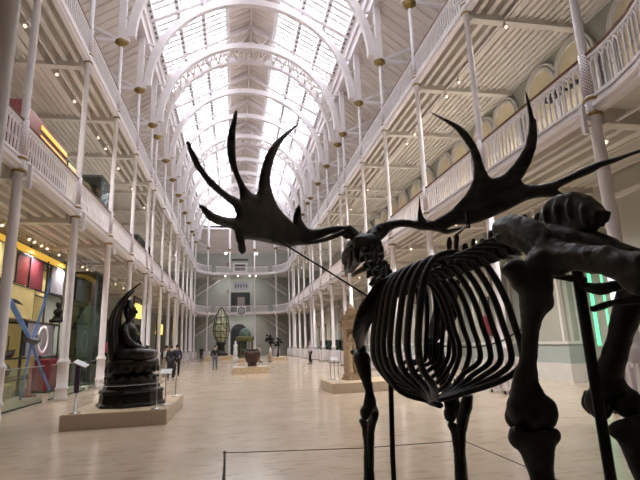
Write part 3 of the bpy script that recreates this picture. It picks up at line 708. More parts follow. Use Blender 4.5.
t = thing('costumed_figure', 'small pink and black costumed figure just left of the halo of the statue', 'figure', (-6.55, 26.7, 0))
MB().box(-.3, .3, -.3, .3, 0, .8).build('plinth', 'darkgrey', t); MB().lathe([(.24, .8), (.2, 1.3), (.17, 1.5)], 12).build('skirt', 'jet', t); MB().lathe([(.17, 1.5), (.22, 1.75), (.23, 1.95), (.08, 2.05)], 12).build('jacket', 'pink', t); MB().lathe([(.06, 2.05), (.10, 2.15), (.10, 2.27), (.04, 2.34)], 12).build('head', 'hair', t)

# ------------------------------------------------------------------ left platform with the statue
t = thing('stone_platform', 'low pale stone platform under the black seated statue', 'platform', (-2.52, 12.75, 0)); MB().box(-1.07, 1.07, -1.65, 1.65, 0, .30).build('slab', 'stone', t); MB().box(-1.05, 1.05, -1.63, 1.63, .30, .315).build('top_facing', 'sand2', t)
def petals(mb, r, z0, z1, n, out, c=(0, 0)):
    for k in range(n):
        a = 2 * PI * k / n; m = Matrix.Translation((c[0] + r * math.cos(a), c[1] + r * math.sin(a), (z0 + z1) / 2)) @ Matrix.Rotation(a, 4, 'Z') @ Matrix.Rotation(out, 4, 'Y')
        s = len(mb.v); mb.ball((0, 0, 0), (.05, .72 * PI * r / n * 1.25, (z1 - z0) / 2), 8, 6); mb.xf(m, s)
SX, SY, SZ = -2.46, 12.45, .315
t = thing('seated_statue', 'black bronze seated statue with a tall leaf-shaped halo curling over its head', 'statue', (SX, SY, SZ))
oc = lambda r, z: (r, z)
MB().lathe([(.80, 0), (.80, .05), (.74, .09), (.72, .27), (.76, .31), (.73, .36), (.66, .40), (.64, .48)], 8, smooth=False).build('octagonal_base', 'bronze', t)
m = MB().lathe([(.60, .46), (.64, .54), (.56, .66), (.46, .72)], 24); petals(m, .56, .46, .70, 18, .5); m.build('lower_lotus', 'bronze', t)
m = MB().lathe([(.44, .70), (.56, .80), (.62, .92), (.60, 1.04), (.52, 1.08), (.02, 1.09)], 24); petals(m, .575, .74, 1.04, 16, -.25); m.build('lotus_throne', 'bronze', t)
# figure: one continuous body facing +x
fig = MB()
R = []
for z, cx, rx, ry in ((1.08, -.02, .44, .56), (1.16, .02, .47, .60), (1.27, .0, .42, .55), (1.36, -.10, .30, .36), (1.48, -.15, .21, .25), (1.62, -.15, .21, .26), (1.76, -.16, .22, .31), (1.86, -.17, .19, .30), (1.92, -.17, .11, .18), (1.97, -.16, .075, .08), (2.02, -.14, .085, .085), (2.10, -.12, .135, .12), (2.20, -.13, .155, .135), (2.30, -.14, .15, .135), (2.37, -.15, .115, .11), (2.42, -.155, .08, .08), (2.47, -.16, .07, .07), (2.52, -.16, .03, .03)):
    R.append([(cx + rx * math.cos(2 * PI * k / 20), ry * math.sin(2 * PI * k / 20), z) for k in range(20)])
fig.rings(R)
for s in (-1, 1):
    fig.tube([(-.18, s * .27, 1.82), (-.12, s * .38, 1.62), (.02, s * .38, 1.42), (.22, s * .16, 1.32), (.30, s * .04, 1.31)], [.09, .085, .075, .055, .05], 10, 4)
    fig.tube([(-.05, s * .30, 1.2), (.20, s * .52, 1.17), (.42, s * .30, 1.17), (.44, s * -.08, 1.2)], [.16, .145, .115, .07], 10, 4)
    for q in range(5): fig.tube([(.29, s * .02, 1.33), (.33 + .012 * q, s * (.0 - .02 * q) + s * .04, 1.36), (.30, s * -.03, 1.37)], .014, 6)
    fig.tube([(-.15, s * .135, 2.28), (-.16, s * .15, 2.2), (-.15, s * .14, 2.06)], [.025, .03, .02], 6)
fig.tube([(.02, 0, 2.26), (.045, 0, 2.20), (.02, 0, 2.17)], [.012, .024, .018], 6)
fig.build('figure', 'bronze', t)
m = MB()
for k in range(9):
    a = -1.25 + k * .31; m.tube([(-.17 + .215 * math.cos(a) * .9, .30 * math.sin(a), 1.78 - .02 * k), (-.14 + .23 * math.cos(a), .27 * math.sin(a), 1.6), (-.10 + .28 * math.cos(a), .33 * math.sin(a), 1.4)], .012, 6, 3)
m.build('robe_folds', 'bronze', t)
# halo: leaf rising from the throne, hollow towards the figure, tip curling forward
R = []
N = 22
for i in range(N + 1):
    u = i / N; z = 1.0 + 2.0 * u - .06 * u ** 6; w = .62 * (math.sin(PI * min(1, .22 + .80 * u)) ** .75) * (1 - .25 * u) * (1 - .72 * u ** 3) * (1 - .6 * max(0, u - .6)) if u < .985 else .012
    x = -.50 - .05 * math.sin(PI * u) + .66 * max(0, u - .35) ** 2.6 * 2.75
    tx, tz = (.66 * 2.75 * 2.6 * max(0, u - .35) ** 1.6), 1.95; L = math.hypot(tx, tz); nx, nz = tz / L, -tx / L
    ring = []
    for k in range(-6, 7): ring.append((x + nx * (.02 + .16 * (1 - u) * (k / 6) ** 2), w * k / 6, z + nz * (.02 + .16 * (1 - u) * (k / 6) ** 2)))
    for k in range(6, -7, -1): th = .055 - .045 * u; ring.append((x - nx * th + nx * .15 * (1 - u) * (k / 6) ** 2, w * 1.02 * k / 6, z - nz * th + nz * .15 * (1 - u) * (k / 6) ** 2))
    R.append(ring)
MB().rings(R).build('leaf_halo', 'bronze', t)
m = MB()
for s in (-1, 1):
    m.tube([(R[i][6 + s * 5][0] + .03, R[i][6 + s * 5][1], R[i][6 + s * 5][2]) for i in range(0, N - 1, 2)], .022, 6)
    m.tube([(R[i][6 + s * 2][0] + .03, R[i][6 + s * 2][1], R[i][6 + s * 2][2]) for i in range(0, N - 1, 2)], .015, 6)
m.build('halo_tracery', 'bronze', t)
# stanchions
def make_stanchion():
    t = thing('stanchion', '', 'stanchion')
    MB().lathe([(.13, 0), (.13, .015), (.03, .03), (.014, .045), (.012, .60), (.02, .62), (.02, .65)], 14).build('post', 'steel', t); MB().ball((0, 0, .66), .024, 8, 6).build('finial', 'steel', t); return t
st0 = make_stanchion()
pos = [(-1.70, 11.3, .315, 'pale steel stanchion at the front right of the statue platform'), (-1.6, 11.95, .315, 'pale steel stanchion beside the white label card of the statue'), (-1.6, 13.95, .315, 'pale steel stanchion at the back right of the statue platform'),
       (3.43, 17.3, .31, 'thin steel stanchion at the back of the right platform'), (3.41, 16.5, .31, 'thin steel stanchion with white card on the right platform'), (3.43, 15.9, .31, 'thin steel stanchion at the front of the right platform')]
for i, (x, y, z, lab) in enumerate(pos):
    if i == 0: st0.location = (x, y, z); st0['label'] = lab; st0['group'] = 'stanchions'
    else: dup(st0, (x, y, z), 0, lab, 'stanchions')
def rope(name, lab, pts): tag(MB().tube(pts, .008, 6, 6).build(name, 'steel'), lab, 'barrier rope')
rope('barrier_rope', 'thin pale barrier cord in front of the seated statue', [(-3.36, 11.36, .86), (-2.5, 11.33, .83), (-1.70, 11.3, .86)])
rope('barrier_rope', 'thin pale barrier cord along the right side of the seated statue', [(-1.70, 11.3, .86), (-1.64, 11.62, .85), (-1.6, 11.95, .86), (-1.58, 12.9, .83), (-1.6, 13.95, .86)])
rope('barrier_rope', 'thin pale barrier cord along the right platform', [(3.43, 17.3, .86), (3.42, 16.9, .84), (3.41, 16.5, .86), (3.42, 16.2, .85), (3.43, 15.9, .86)])
t = thing('label_stand', 'dark lectern label with sloping white top at the left corner of the statue platform', 'label stand', (-3.36, 11.30, .315)); MB().box(-.045, .045, -.03, .03, .42, 1.0).build('panel', 'purple', t)
MB().lathe([(.12, 0), (.12, .015), (.02, .03), (.015, .45)], 12).build('stand', 'steel', t); m = MB().box(-.14, .14, -.10, .10, 0, .02); m.xf(Matrix.Translation((.06, -.02, 1.02)) @ Matrix.Rotation(.45, 4, 'Y') @ Matrix.Rotation(.3, 4, 'X')); m.build('sloping_top', 'paper', t)
def card(lab, loc, r=.5):
    t = thing('label_card', lab, 'label card', loc); m = MB().box(-.13, .13, -.10, .10, 0, .012); m.xf(Matrix.Rotation(r, 4, 'X')); m.build('card', 'paper', t); MB().box(-.012, .012, -.012, .012, -.07, .01).build('clip', 'steel', t)
card('white label card on the stanchion at the right of the statue', (-1.6, 11.95, 1.07)); card('white label card on the middle stanchion of the right platform', (3.41, 16.5, 1.06))

# ------------------------------------------------------------------ right platform with the carved pillar
t = thing('stone_platform', 'low pale stone platform under the carved sandstone pillar', 'platform', (4.6, 16.5, 0)); MB().box(-1.5, 1.5, -1.12, 1.12, 0, .295).build('slab', 'stone', t); MB().box(-1.48, 1.48, -1.1, 1.1, .295, .31).build('top_facing', 'sand2', t)
t = thing('carved_pillar', 'carved sandstone pillar with an arched niche on the right platform', 'carved stone', (4.17, 16.75, .313), .18)
MB().box(-.36, .36, -.32, .32, 0, .08).box(-.31, .31, -.28, .28, .08, .2).build('base', 'sand', t)
MB().box(-.27, .27, -.1, .25, .2, 1.75).build('body', 'sand', t)
m = MB()
for s in (-1, 1): m.lathe([(.10, .2), (.10, .3), (.075, .36), (.07, 1.15), (.1, 1.22), (.1, 1.3)], 12, (s * .19, -.16, 0))
m.build('niche_columns', 'sand2', t)
m = MB()
for k in range(12):
    a, b = PI * k / 12, PI * (k + 1) / 12; m.bar((.2 * math.cos(a), -.17, 1.32 + .26 * math.sin(a)), (.2 * math.cos(b), -.17, 1.32 + .26 * math.sin(b)), .13, .10)
m.build('niche_arch', 'sand2', t)
MB().tube([(0, -.12, .3), (0, -.14, .7), (0, -.13, 1.05), (0, -.13, 1.25)], [.09, .12, .10, .05], 10, 3).build('niche_relief', 'sand', t)
m = MB()
for z, r, h in ((1.75, .33, .08), (1.83, .27, .16), (1.99, .31, .07), (2.06, .23, .16), (2.22, .27, .05), (2.27, .17, .14)): m.box(-r, r, -r, r, z, z + h)
m.lathe([(.15, 2.41), (.17, 2.46), (.08, 2.56), (.02, 2.66)], 14); m.build('tiered_top', 'sand', t)

# ------------------------------------------------------------------ middle distance
t = thing('stone_plinth', 'low pale plinth under the large dark pot', 'plinth', (.94, 29.3, 0)); MB().box(-1.05, 1.05, -.95, .95, 0, .36).build('slab', 'sand2', t); MB().box(-1.03, 1.03, -.93, .93, .36, .38).build('top_facing', 'stone', t)
t = thing('large_pot', 'large dark reddish pot on the middle plinth', 'pot', (1.03, 29.4, .38))
MB().lathe([(.12, .06), (.24, .12), (.38, .30), (.48, .52), (.51, .68), (.48, .82), (.41, .93), (.36, .93), (.42, .8)], 24).build('body', 'pot', t); MB().lathe([(.36, .92), (.41, .95), (.43, .99), (.40, 1.02), (.36, 1.0)], 24).build('rim', 'pot', t)
for a in (.5, 2.6, 4.7): MB().box(-.08, .08, -.08, .08, 0, .20).build('foot', 'pot', t, (.22 * math.cos(a), .22 * math.sin(a), 0))
for i, (x, y) in enumerate(((.05, 28.55), (1.85, 28.55), (1.85, 30.1))):
    dup(st0, (x, y, .38), 0, 'small steel stanchion on the plinth of the large pot, %s' % ('front left', 'front right', 'back right')[i], 'stanchions')
t = thing('stone_plinth', 'low pale plinth under the egg-shaped lens', 'plinth', (-1.75, 60.0, 0)); MB().box(-1.9, 1.9, -1.5, 1.5, 0, .5).build('slab', 'sand2', t); MB().box(-1.88, 1.88, -1.48, 1.48, .5, .53).build('top_facing', 'stone', t)
t = thing('lighthouse_lens', 'egg-shaped glass lighthouse lens in a dark cage', 'lens', (-1.68, 60.0, .53))
MB().lathe([(.85, 0), (.85, .25), (.5, .4), (.42, 1.2), (.62, 1.35), (.62, 1.6)], 14).build('pedestal', 'black', t)
MB().lathe([(.42, 1.6), (.72, 2.1), (.9, 2.6), (.95, 3.1), (.88, 3.9), (.68, 4.7), (.4, 5.3), (.12, 5.75)], 16, smooth=False).build('glass_prisms', 'lens', t)
m = MB()
for k in range(8):
    a = 2 * PI * k / 8; m.tube([(r * math.cos(a), r * math.sin(a), z) for r, z in ((.45, 1.6), (.75, 2.1), (.98, 3.0), (.92, 3.9), (.72, 4.7), (.44, 5.3), (.05, 5.95))], .045, 6, 2)
for r, z in ((.78, 2.15), (.98, 2.9), (.93, 3.8), (.72, 4.65)): m.lathe([(r, z - .04), (r + .05, z - .04), (r + .05, z + .04), (r, z + .04)], 16)
m.build('cage', 'black', t)
t = thing('iron_fountain', 'green cast-iron drinking fountain with a domed canopy on slim columns', 'fountain', (1.03, 50.2, 0))
MB().lathe([(1.3, 0), (1.3, .2), (1.1, .25), (1.05, .4)], 8, smooth=False).build('steps', 'sand2', t)
for k in range(8):
    a = 2 * PI * k / 8 + .2; MB().lathe([(.1, .4), (.07, .5), (.05, .7), (.05, 2.0), (.1, 2.1)], 8, (.78 * math.cos(a), .78 * math.sin(a), 0)).build('column', 'gilt' if k % 2 else 'verdigris', t)
MB().lathe([(.86, 2.08), (.95, 2.2), (.95, 2.5), (.82, 2.58)], 16, wob=lambda k, n, z: 1 + .05 * (k % 2)).build('cornice', 'gilt', t)
MB().lathe([(.62, 2.55), (.62, 2.7), (.58, 2.95), (.45, 3.2), (.22, 3.38), (.03, 3.44)], 16).build('dome', 'verdigris', t)
MB().lathe([(.3, .4), (.2, .6), (.15, 1.0), (.42, 1.15), (.44, 1.25), (.1, 1.3), (.14, 1.7), (.05, 2.0)], 14).build('basin', 'verdigris', t)
t = thing('pale_statue', 'slim white statue standing left of the green fountain', 'statue', (.05, 49.0, 0)); MB().lathe([(.28, 0), (.28, .5), (.22, .55)], 10).build('pedestal', 'paper', t); MB().lathe([(.2, .55), (.23, 1.0), (.17, 1.35), (.22, 1.7), (.08, 1.85), (.1, 2.0), (.03, 2.14)], 12).build('figure', 'paper', t)
t = thing('stone_plinth', 'low pale plinth under the dark leafy sculptures', 'plinth', (4.4, 51.5, 0)); MB().box(-.9, .9, -1.2, 1.2, 0, .32).build('slab', 'sand2', t); MB().box(-.88, .88, -1.18, 1.18, .32, .34).build('top_facing', 'stone', t)
for i, (x, z, w) in enumerate(((3.75, 2.1, .65), (4.5, 1.75, .6))):
    t = thing('leafy_sculpture', 'dark branching %s sculpture beyond the pot' % ('taller left' if i == 0 else 'shorter right'), 'sculpture', (x, 51.2, .34), 0, 'dark branching sculptures')
    MB().tube([(0, 0, 0), (.05, 0, .8), (0, 0, z * .7)], [.12, .07, .06], 8, 3).build('stem', 'bronze', t); m = MB(); rnd = random.Random(i)
    for k in range(14):
        a = rnd.uniform(0, 6.28); p = Vector((math.cos(a) * w * rnd.uniform(.2, .8), math.sin(a) * .3, z - .55 + rnd.uniform(0, .75))); m.ball(p, (.16, .1, .12), 6, 4); m.bar((0, 0, z * .6), p, .05)
    m.build('branches', 'bronze', t)

# ------------------------------------------------------------------ people
def skin_mesh(verts, edges, rad, sub=1):
    me = bpy.data.meshes.new('tmp'); me.from_pydata(verts, edges, []); o = bpy.data.objects.new('tmp', me); C.objects.link(o)
    md = o.modifiers.new('s', 'SKIN'); md.use_smooth_shade = True
    if not me.skin_vertices: bpy.context.view_layer.update()
    for i, r in enumerate(rad): me.skin_vertices[0].data[i].radius = (r, r)
    me.skin_vertices[0].data[0].use_root = True
    sb = o.modifiers.new('u', 'SUBSURF'); sb.levels = sub; sb.render_levels = sub
    dg = bpy.context.evaluated_depsgraph_get(); ev = o.evaluated_get(dg); em = ev.to_mesh()
    V = [tuple(v.co) for v in em.vertices]; F = [tuple(p.vertices) for p in em.polygons]; ev.to_mesh_clear()
    bpy.data.objects.remove(o); bpy.data.meshes.remove(me)
    return MB().add(V, F, True)
def person(lab, x, y, h, heading, top, trou, hair='hair', stride=.18, arm=.0, coat=0., skirt=False, bag=None, grp='visitors'):
    k = h / 1.75; t = thing('person', lab, 'person', (x, y, 0), heading, grp)      # faces local +y
    s = stride
    V = [(0, 0, .95), (0, .01, 1.12), (0, .01, 1.32), (0, .0, 1.47), (0, .02, 1.56), (0, .03, 1.66)]; E_ = [(0, 1), (1, 2), (2, 3), (3, 4), (4, 5)]; r = [.12, .115, .125, .055, .085, .08]
    hips, arms = [], []
    for sd in (-1, 1):
        st = s * sd; b = len(V)
        V += [(sd * .095, 0, .90), (sd * .10, st * .5 + .04, .49), (sd * .10, st - (.06 if st < 0 else 0), .085), (sd * .11, st + .12, .035)]; E_ += [(0, b), (b, b + 1), (b + 1, b + 2), (b + 2, b + 3)]; r += [.085, .058, .04, .032]; hips.append(b)
        b = len(V); ar = -st * .8 + arm
        V += [(sd * .17, 0, 1.41), (sd * .22, -ar * .2 - .03, 1.14), (sd * .21, ar * .7 + .06, .92), (sd * .205, ar * .8 + .08, .84)]; E_ += [(2, b), (b, b + 1), (b + 1, b + 2), (b + 2, b + 3)]; r += [.055, .042, .03, .026]; arms.append(b)
    V = [tuple(c * k for c in v) for v in V]; r = [q * k for q in r]
    mb = skin_mesh(V, E_, r)
    for b in arms:
        w = Vector(V[b + 3])
        for q in range(4): mb.tube([w + Vector((0, .012 * (q - 1.5), 0)), w + Vector((0, .014 * (q - 1.5) + .01, -.05)), w + Vector((-.01 * (1 if w.x > 0 else -1), .014 * (q - 1.5) + .015, -.085 + .008 * abs(q - 1.5)))], .009, 5)
        mb.tube([w + Vector((0, .02, .01)), w + Vector((0, .05, -.02)), w + Vector((0, .05, -.05))], .010, 5)
    mb.ball((0, .105 * k, 1.60 * k), (.012, .018, .02), 6, 4)
    for sd in (-1, 1): mb.ball((sd * .08 * k, .02 * k, 1.60 * k), (.012, .02, .03), 6, 4)
    mb.build('body', 'skin', t)
    m = MB().ball((0, .005 * k, 1.665 * k), (.088 * k, .098 * k, .09 * k), 12, 8); m.build('hair', hair, t)
    idx = [0, 1, 2]; tv = [V[0], V[1], V[2]]; te = [(0, 1), (1, 2)]; tr = [.145 * k, .14 * k, .15 * k]
    for b in arms:
        o = len(tv); tv += [V[b], V[b + 1], V[b + 2]]; te += [(2, o), (o, o + 1), (o + 1, o + 2)]; tr += [.075 * k, .06 * k, .046 * k]
    skin_mesh(tv, te, tr).build('jacket' if coat else 'shirt', top, t)
    if coat: MB().lathe([(.20, -coat), (.19, -.2), (.17, .1)], 12, (0, 0, 1.0 * k), 1, .75).build('coat_skirt', top, t)
    if skirt: MB().lathe([(.26, -.5), (.2, -.1), (.15, .12)], 12, (0, 0, .95 * k), 1, .8).build('skirt', trou, t)
    else:
        tv = [V[0]]; te = []; tr = [.14 * k]
        for b in hips:
            o = len(tv); tv += [V[b], V[b + 1], V[b + 2]]; te += [(0, o), (o, o + 1), (o + 1, o + 2)]; tr += [.10 * k, .075 * k, .06 * k]
        skin_mesh(tv, te, tr).build('trousers', trou, t)
    for b in hips: m = MB().ball((V[b + 2][0], (V[b + 2][1] + V[b + 3][1]) / 2 + .01, .045), (.05, .13, .045), 10, 6); m.build('shoe', 'shoe', t)
    if bag: MB().box(-.13, .13, -.24, -.14, 1.08 * k, 1.42 * k).build('back_print', bag, t)
    return t
person('person in a dark jacket and jeans walking alone in the middle of the hall', -1.40, 35.2, 1.72, PI, 'jet', 'denim')
person('person in a lilac shirt and black trousers standing at the right', 6.0, 38.4, 1.80, PI / 2, 'lilac', 'jet', 'greyhair', .03)
person('person in a black jacket with white print on the back, walking away', -4.0, 29.6, 1.80, 0, 'jet', 'khaki', 'hair', .15, bag='whitecloth')
person('person in a long black coat walking away beside the statue', -3.30, 26.3, 1.78, 0, 'jet', 'jet', 'hair', .12, coat=.45)
person('person in a navy jacket walking away, rightmost of the group by the statue', -3.33, 29.2, 1.82, .1, 'navy', 'jet', 'hair', .22)
person('person in a red top half hidden behind the left columns', -6.6, 34.0, 1.78, PI, 'redcloth', 'khaki', 'hair', .1)
person('person in a grey coat just right of the statue, beyond it', -5.35, 25.0, 1.72, PI / 2, 'greycloth', 'jet', 'hair', .1, coat=.3)
person('person in a white top and beige skirt beyond the pot', 3.35, 46.2, 1.62, PI / 2, 'whitecloth', 'khaki', 'hair', .05, skirt=True)
person('person in beige clothes bending near the fountain', 2.40, 47.6, 1.62, -PI / 2, 'khaki', 'khaki', 'hair', .05)
person('person in black standing left of the egg-shaped lens', -4.15, 62.0, 1.75, PI, 'jet', 'jet', 'hair', .05)
person('person in black standing right of the egg-shaped lens', .15, 64.0, 1.78, PI, 'jet', 'jet', 'hair', .1)

# ------------------------------------------------------------------ the giant deer skeleton
EX, EY, EZ = 1.03, 2.0, .25
t = thing('low_plinth', 'low grey plinth beneath the feet of the giant deer skeleton', 'plinth', (EX, 2.25, 0)); MB().box(-.95, .95, -1.95, 1.9, 0, EZ).build('deck', 'darkgrey', t); MB().box(-.97, .97, -1.97, 1.92, EZ - .06, EZ - .02).build('edge_trim', 'steel', t)
elk = thing('deer_skeleton', 'huge black giant deer skeleton with wide antlers standing in the foreground', 'skeleton', (EX, EY, EZ))
def W(p): return (p[0], p[1] - EY, p[2] - EZ)
def bone(name, pts, m='bone', n=12, sub=4, flat=None, up=None, extra=None):
    mb = MB(); P = [W(p) for p in pts]; r = [p[3] for p in pts]
    if flat: r = [(q * flat, q) for q in r]
    mb.tube(P, r, n, sub, up=up)
    for c, q in (extra or []): mb.ball(W(c), q, 12, 8)
    o = mb.build(name, m, elk)
    return fuse(o) if (extra or name in ('carpus', 'hock', 'ulna')) and name != 'scapula' else o
X1 = (1, 0, 0)
tex = bpy.data.textures.new('bone_pitting', 'CLOUDS'); tex.noise_scale = .035; tex.noise_depth = 3
def fuse(o, vox=.0065, disp=.006, it=3):
    a = o.modifiers.new('fuse', 'REMESH'); a.mode = 'VOXEL'; a.voxel_size = vox; a.use_smooth_shade = True
    b = o.modifiers.new('soften', 'SMOOTH'); b.iterations = it; b.factor = .6
    c = o.modifiers.new('pitting', 'DISPLACE'); c.texture = tex; c.strength = disp; c.mid_level = .5; c.texture_coords = 'LOCAL'
    return o
# --- hind legs
bone('femur', [(-.2, 1.191, 1.789, .040), (-.2, 1.183, 1.74, .048), (-.2, 1.192, 1.698, .044), (-.2, 1.222, 1.644, .030), (-.2, 1.239, 1.589, .023), (-.2, 1.258, 1.533, .0235), (-.2, 1.281, 1.482, .034), (-.2, 1.285, 1.443, .047), (-.2, 1.278, 1.408, .055)],
     extra=[((-.233, 1.285, 1.395), (.032, .042, .046)), ((-.176, 1.25, 1.392), (.032, .045, .046)), ((-.205, 1.27, 1.365), (.03, .035, .03)), ((-.178, 1.16, 1.776), .029), ((-.236, 1.205, 1.788), (.046, .04, .028)), ((-.215, 1.20, 1.76), (.05, .04, .045)), ((-.2, 1.33, 1.41), (.03, .03, .05)), ((-.182, 1.18, 1.70), (.028, .028, .04))])
bone('tibia', [(-.2, 1.278, 1.345, .052), (-.2, 1.279, 1.315, .060), (-.2, 1.27, 1.270, .043), (-.2, 1.261, 1.215, .034), (-.2, 1.20, 1.0, .026), (-.2, 1.10, .82, .028), (-.2, 1.06, .74, .038)], extra=[((-.245, 1.29, 1.322), (.024, .03, .032)), ((-.158, 1.26, 1.328), (.026, .03, .024)), ((-.2, 1.33, 1.30), (.025, .025, .035))])
bone('femur', [(.19, 1.208, 1.768, .055), (.19, 1.26, 1.713, .050), (.19, 1.304, 1.655, .042), (.19, 1.349, 1.578, .037), (.19, 1.389, 1.508, .040), (.19, 1.426, 1.455, .052), (.19, 1.416, 1.402, .062), (.19, 1.40, 1.378, .066)],
     extra=[((.155, 1.44, 1.375), (.035, .05, .055)), ((.225, 1.40, 1.378), (.045, .055, .05)), ((.17, 1.17, 1.785), .035), ((.24, 1.20, 1.80), .035)])
bone('tibia', [(.20, 1.372, 1.332, .056), (.20, 1.36, 1.30, .062), (.20, 1.352, 1.24, .048), (.20, 1.345, 1.191, .040), (.20, 1.26, .98, .030), (.20, 1.16, .82, .030), (.20, 1.12, .74, .04)], extra=[((.155, 1.37, 1.30), (.03, .035, .028)), ((.245, 1.36, 1.30), (.03, .035, .03))])
for s, y in ((-1, 1.02), (1, 1.08)):
    bone('hock', [(s * .2, y - .10, .80, .022), (s * .2, y - .04, .74, .035), (s * .2, y + .02, .70, .042), (s * .2, y + .03, .64, .035)])
    bone('metatarsal', [(s * .2, y + .03, .64, .036), (s * .2, y + .05, .5, .024), (s * .2, y + .08, .36, .032)])
    bone('foot_bone', [(s * .2, y + .08, .355, .028), (s * .2, y + .13, .31, .024), (s * .2, y + .18, .285, .03), (s * .2, y + .24, .27, .016)])
    bone('patella', [(s * .2, y + .34 if s < 0 else 1.53, 1.40, .018), (s * .2, y + .35 if s < 0 else 1.54, 1.36, .026), (s * .2, y + .34 if s < 0 else 1.53, 1.33, .014)])
# --- pelvis
fuse(bone('pubis', [(-.012, 1.24, 1.745, .012), (0, 1.21, 1.732, .017), (0, 1.17, 1.724, .018), (.03, 1.12, 1.733, .016), (.10, 1.05, 1.745, .014), (.15, .98, 1.745, .016)], n=10), .006, .008)
# sacrum: thin crest of fused spines over a stout body
m = MB()
crest = [(1.36, 2.015), (1.32, 2.036), (1.285, 2.040), (1.25, 2.036), (1.213, 2.030), (1.18, 2.010), (1.15, 1.985), (1.128, 1.952), (1.105, 1.934), (1.112, 1.925), (1.122, 1.905), (1.132, 1.912), (1.142, 1.900), (1.15, 1.915), (1.165, 1.915), (1.18, 1.905), (1.20, 1.887), (1.25, 1.875), (1.34, 1.885), (1.40, 1.93)]
m.prism([(y - EY, z - EZ) for y, z in crest], -.022, .022, 'x')
for k, (y, z) in enumerate(((1.33, 1.985), (1.275, 1.985), (1.22, 1.975), (1.165, 1.945))): m.ball((0, y - EY, z - EZ), (.034, .022, .055), 10, 8)
fuse(m.build('sacral_crest', 'bone', elk), .006, .008)
bone('sacrum', [(0, 1.46, 1.93, .05), (0, 1.36, 1.92, .06), (0, 1.26, 1.895, .045), (0, 1.17, 1.865, .03), (0, 1.05, 1.80, .022)], extra=[((-.10, 1.36, 1.92), (.10, .05, .03)), ((.10, 1.36, 1.90), (.10, .05, .03))])
for k in range(6): bone('tail_vertebra', [(0, 1.03 - .05 * k, 1.79 - .022 * k, .016), (0, 1.01 - .05 * k, 1.78 - .022 * k, .022 - .002 * k), (0, .99 - .05 * k, 1.771 - .022 * k, .014)], n=8, sub=2)
# --- spine
def spine_at(u): return 2.80 - 1.36 * u, 1.935 - .01 * math.sin(PI * u)
for k in range(19):
    u = k / 18; y, z = spine_at(u); lum = k > 12
    tip = 2.0 + .008 * math.sin(k * 1.7) if y > 2.16 else 2.085 if y > 1.97 else 2.02 + .01 * math.sin(k * 2.3)
    m = MB().tube([W((0, y + .03, z)), W((0, y, z + .002)), W((0, y - .03, z))], [.038, .032, .038], 10)
    m.tube([W((0, y, z + .02)), W((0, y - .02, (z + tip) / 2)), W((0, y - .035, tip - .02)), W((0, y - .035, tip))], [(.014, .020), (.010, .016), (.013, .018), (.010, .015)], 8, 2, up=X1)
    for s in (-1, 1): m.tube([W((s * .02, y, z + .01)), W((s * (.11 if lum else .06), y + .005, z + .012)), W((s * (.15 if lum else .075), y + .01, z + .005))], [(.016, .016), (.010, .022), (.006, .016)], 8)
    fuse(m.build('lumbar_vertebra' if lum else 'thoracic_vertebra', 'bone', elk), .006, .008, 2)
neck = [(0, 2.84, 1.94), (0, 2.95, 1.935), (0, 3.06, 1.965), (0, 3.17, 2.035), (0, 3.26, 2.11), (0, 3.34, 2.18), (0, 3.42, 2.245)]
for k, (x, y, z) in enumerate(neck):
    a = Vector(neck[max(k - 1, 0)]); b = Vector(neck[min(k + 1, 6)]); d = (b - a).normalized() * .05; p = Vector((x, y, z)); n = Vector((0, -d.z, d.y)).normalized()
    m = MB().tube([W(p - d), W(p - d * .3), W(p + d * .3), W(p + d)], [.062, .044, .044, .058], 12)
    m.tube([W(p + n * .03), W(p + n * .075 - d * .2), W(p + n * .095 - d * .5)], [(.022, .03), (.014, .03), (.01, .02)], 8, up=X1)
    for s in (-1, 1):
        m.tube([W(p + Vector((s * .03, 0, 0))), W(p + Vector((s * .07, 0, 0)) - d * .3 - n * .02), W(p + Vector((s * (.088 + .012 * (k % 2)), 0, 0)) - d * (.7 + .3 * (k % 3)) - n * .035)], [.035, .026, .012], 8)
        m.ball(W(p + Vector((s * .055, 0, 0)) + n * .035 + d * .7), (.025, .03, .025), 8, 6)
    m.tube([W(p - n * .035 + d * .4), W(p - n * .075 - d * .3)], [.02, .008], 6); fuse(m.build('cervical_vertebra', 'bone', elk), .006, .012, 2)
# --- skull
sk = MB()
sk.tube([W(p) for p in ((0, 3.43, 2.30), (0, 3.47, 2.34), (0, 3.56, 2.375), (0, 3.68, 2.375), (0, 3.80, 2.35), (0, 3.96, 2.31), (0, 4.10, 2.27), (0, 4.17, 2.25))], [(.045, .055), (.08, .115), (.085, .125), (.085, .13), (.09, .115), (.06, .07), (.05, .055), (.03, .04)], 16, 4)
for s in (-1, 1):
    sk.ball(W((s * .045, 3.42, 2.285)), (.032, .04, .032), 8, 6)
    sk.tube([W((s * .12, 3.52, 2.34)), W((s * .145, 3.64, 2.32)), W((s * .13, 3.78, 2.28)), W((s * .09, 3.88, 2.23))], [.022, .026, .024, .012], 8, 3)
    sk.tube([W((s * .07, 3.56, 2.42)), W((s * .10, 3.58, 2.47)), W((s * .13, 3.60, 2.50))], [.05, .042, .045], 12, 2)
    sk.tube([W((s * .10, 3.48, 2.32)), W((s * .10, 3.46, 2.24)), W((s * .09, 3.47, 2.20))], [.03, .022, .012], 8)
sk.ball(W((0, 3.45, 2.39)), (.11, .03, .03), 10, 6)
skull = fuse(sk.build('skull', 'bone', elk), .007, .014)
m = MB()
for s in (-1, 1):
    m.tube([W((s * .115, 3.58, 2.33)), W((s * .115, 3.61, 2.26)), W((s * .11, 3.67, 2.215)), W((s * .08, 3.88, 2.225)), W((s * .03, 4.14, 2.20))], [(.012, .035), (.014, .045), (.016, .04), (.016, .028), (.014, .02)], 8, 3, up=X1)
m.build('mandible', 'bone', skull)
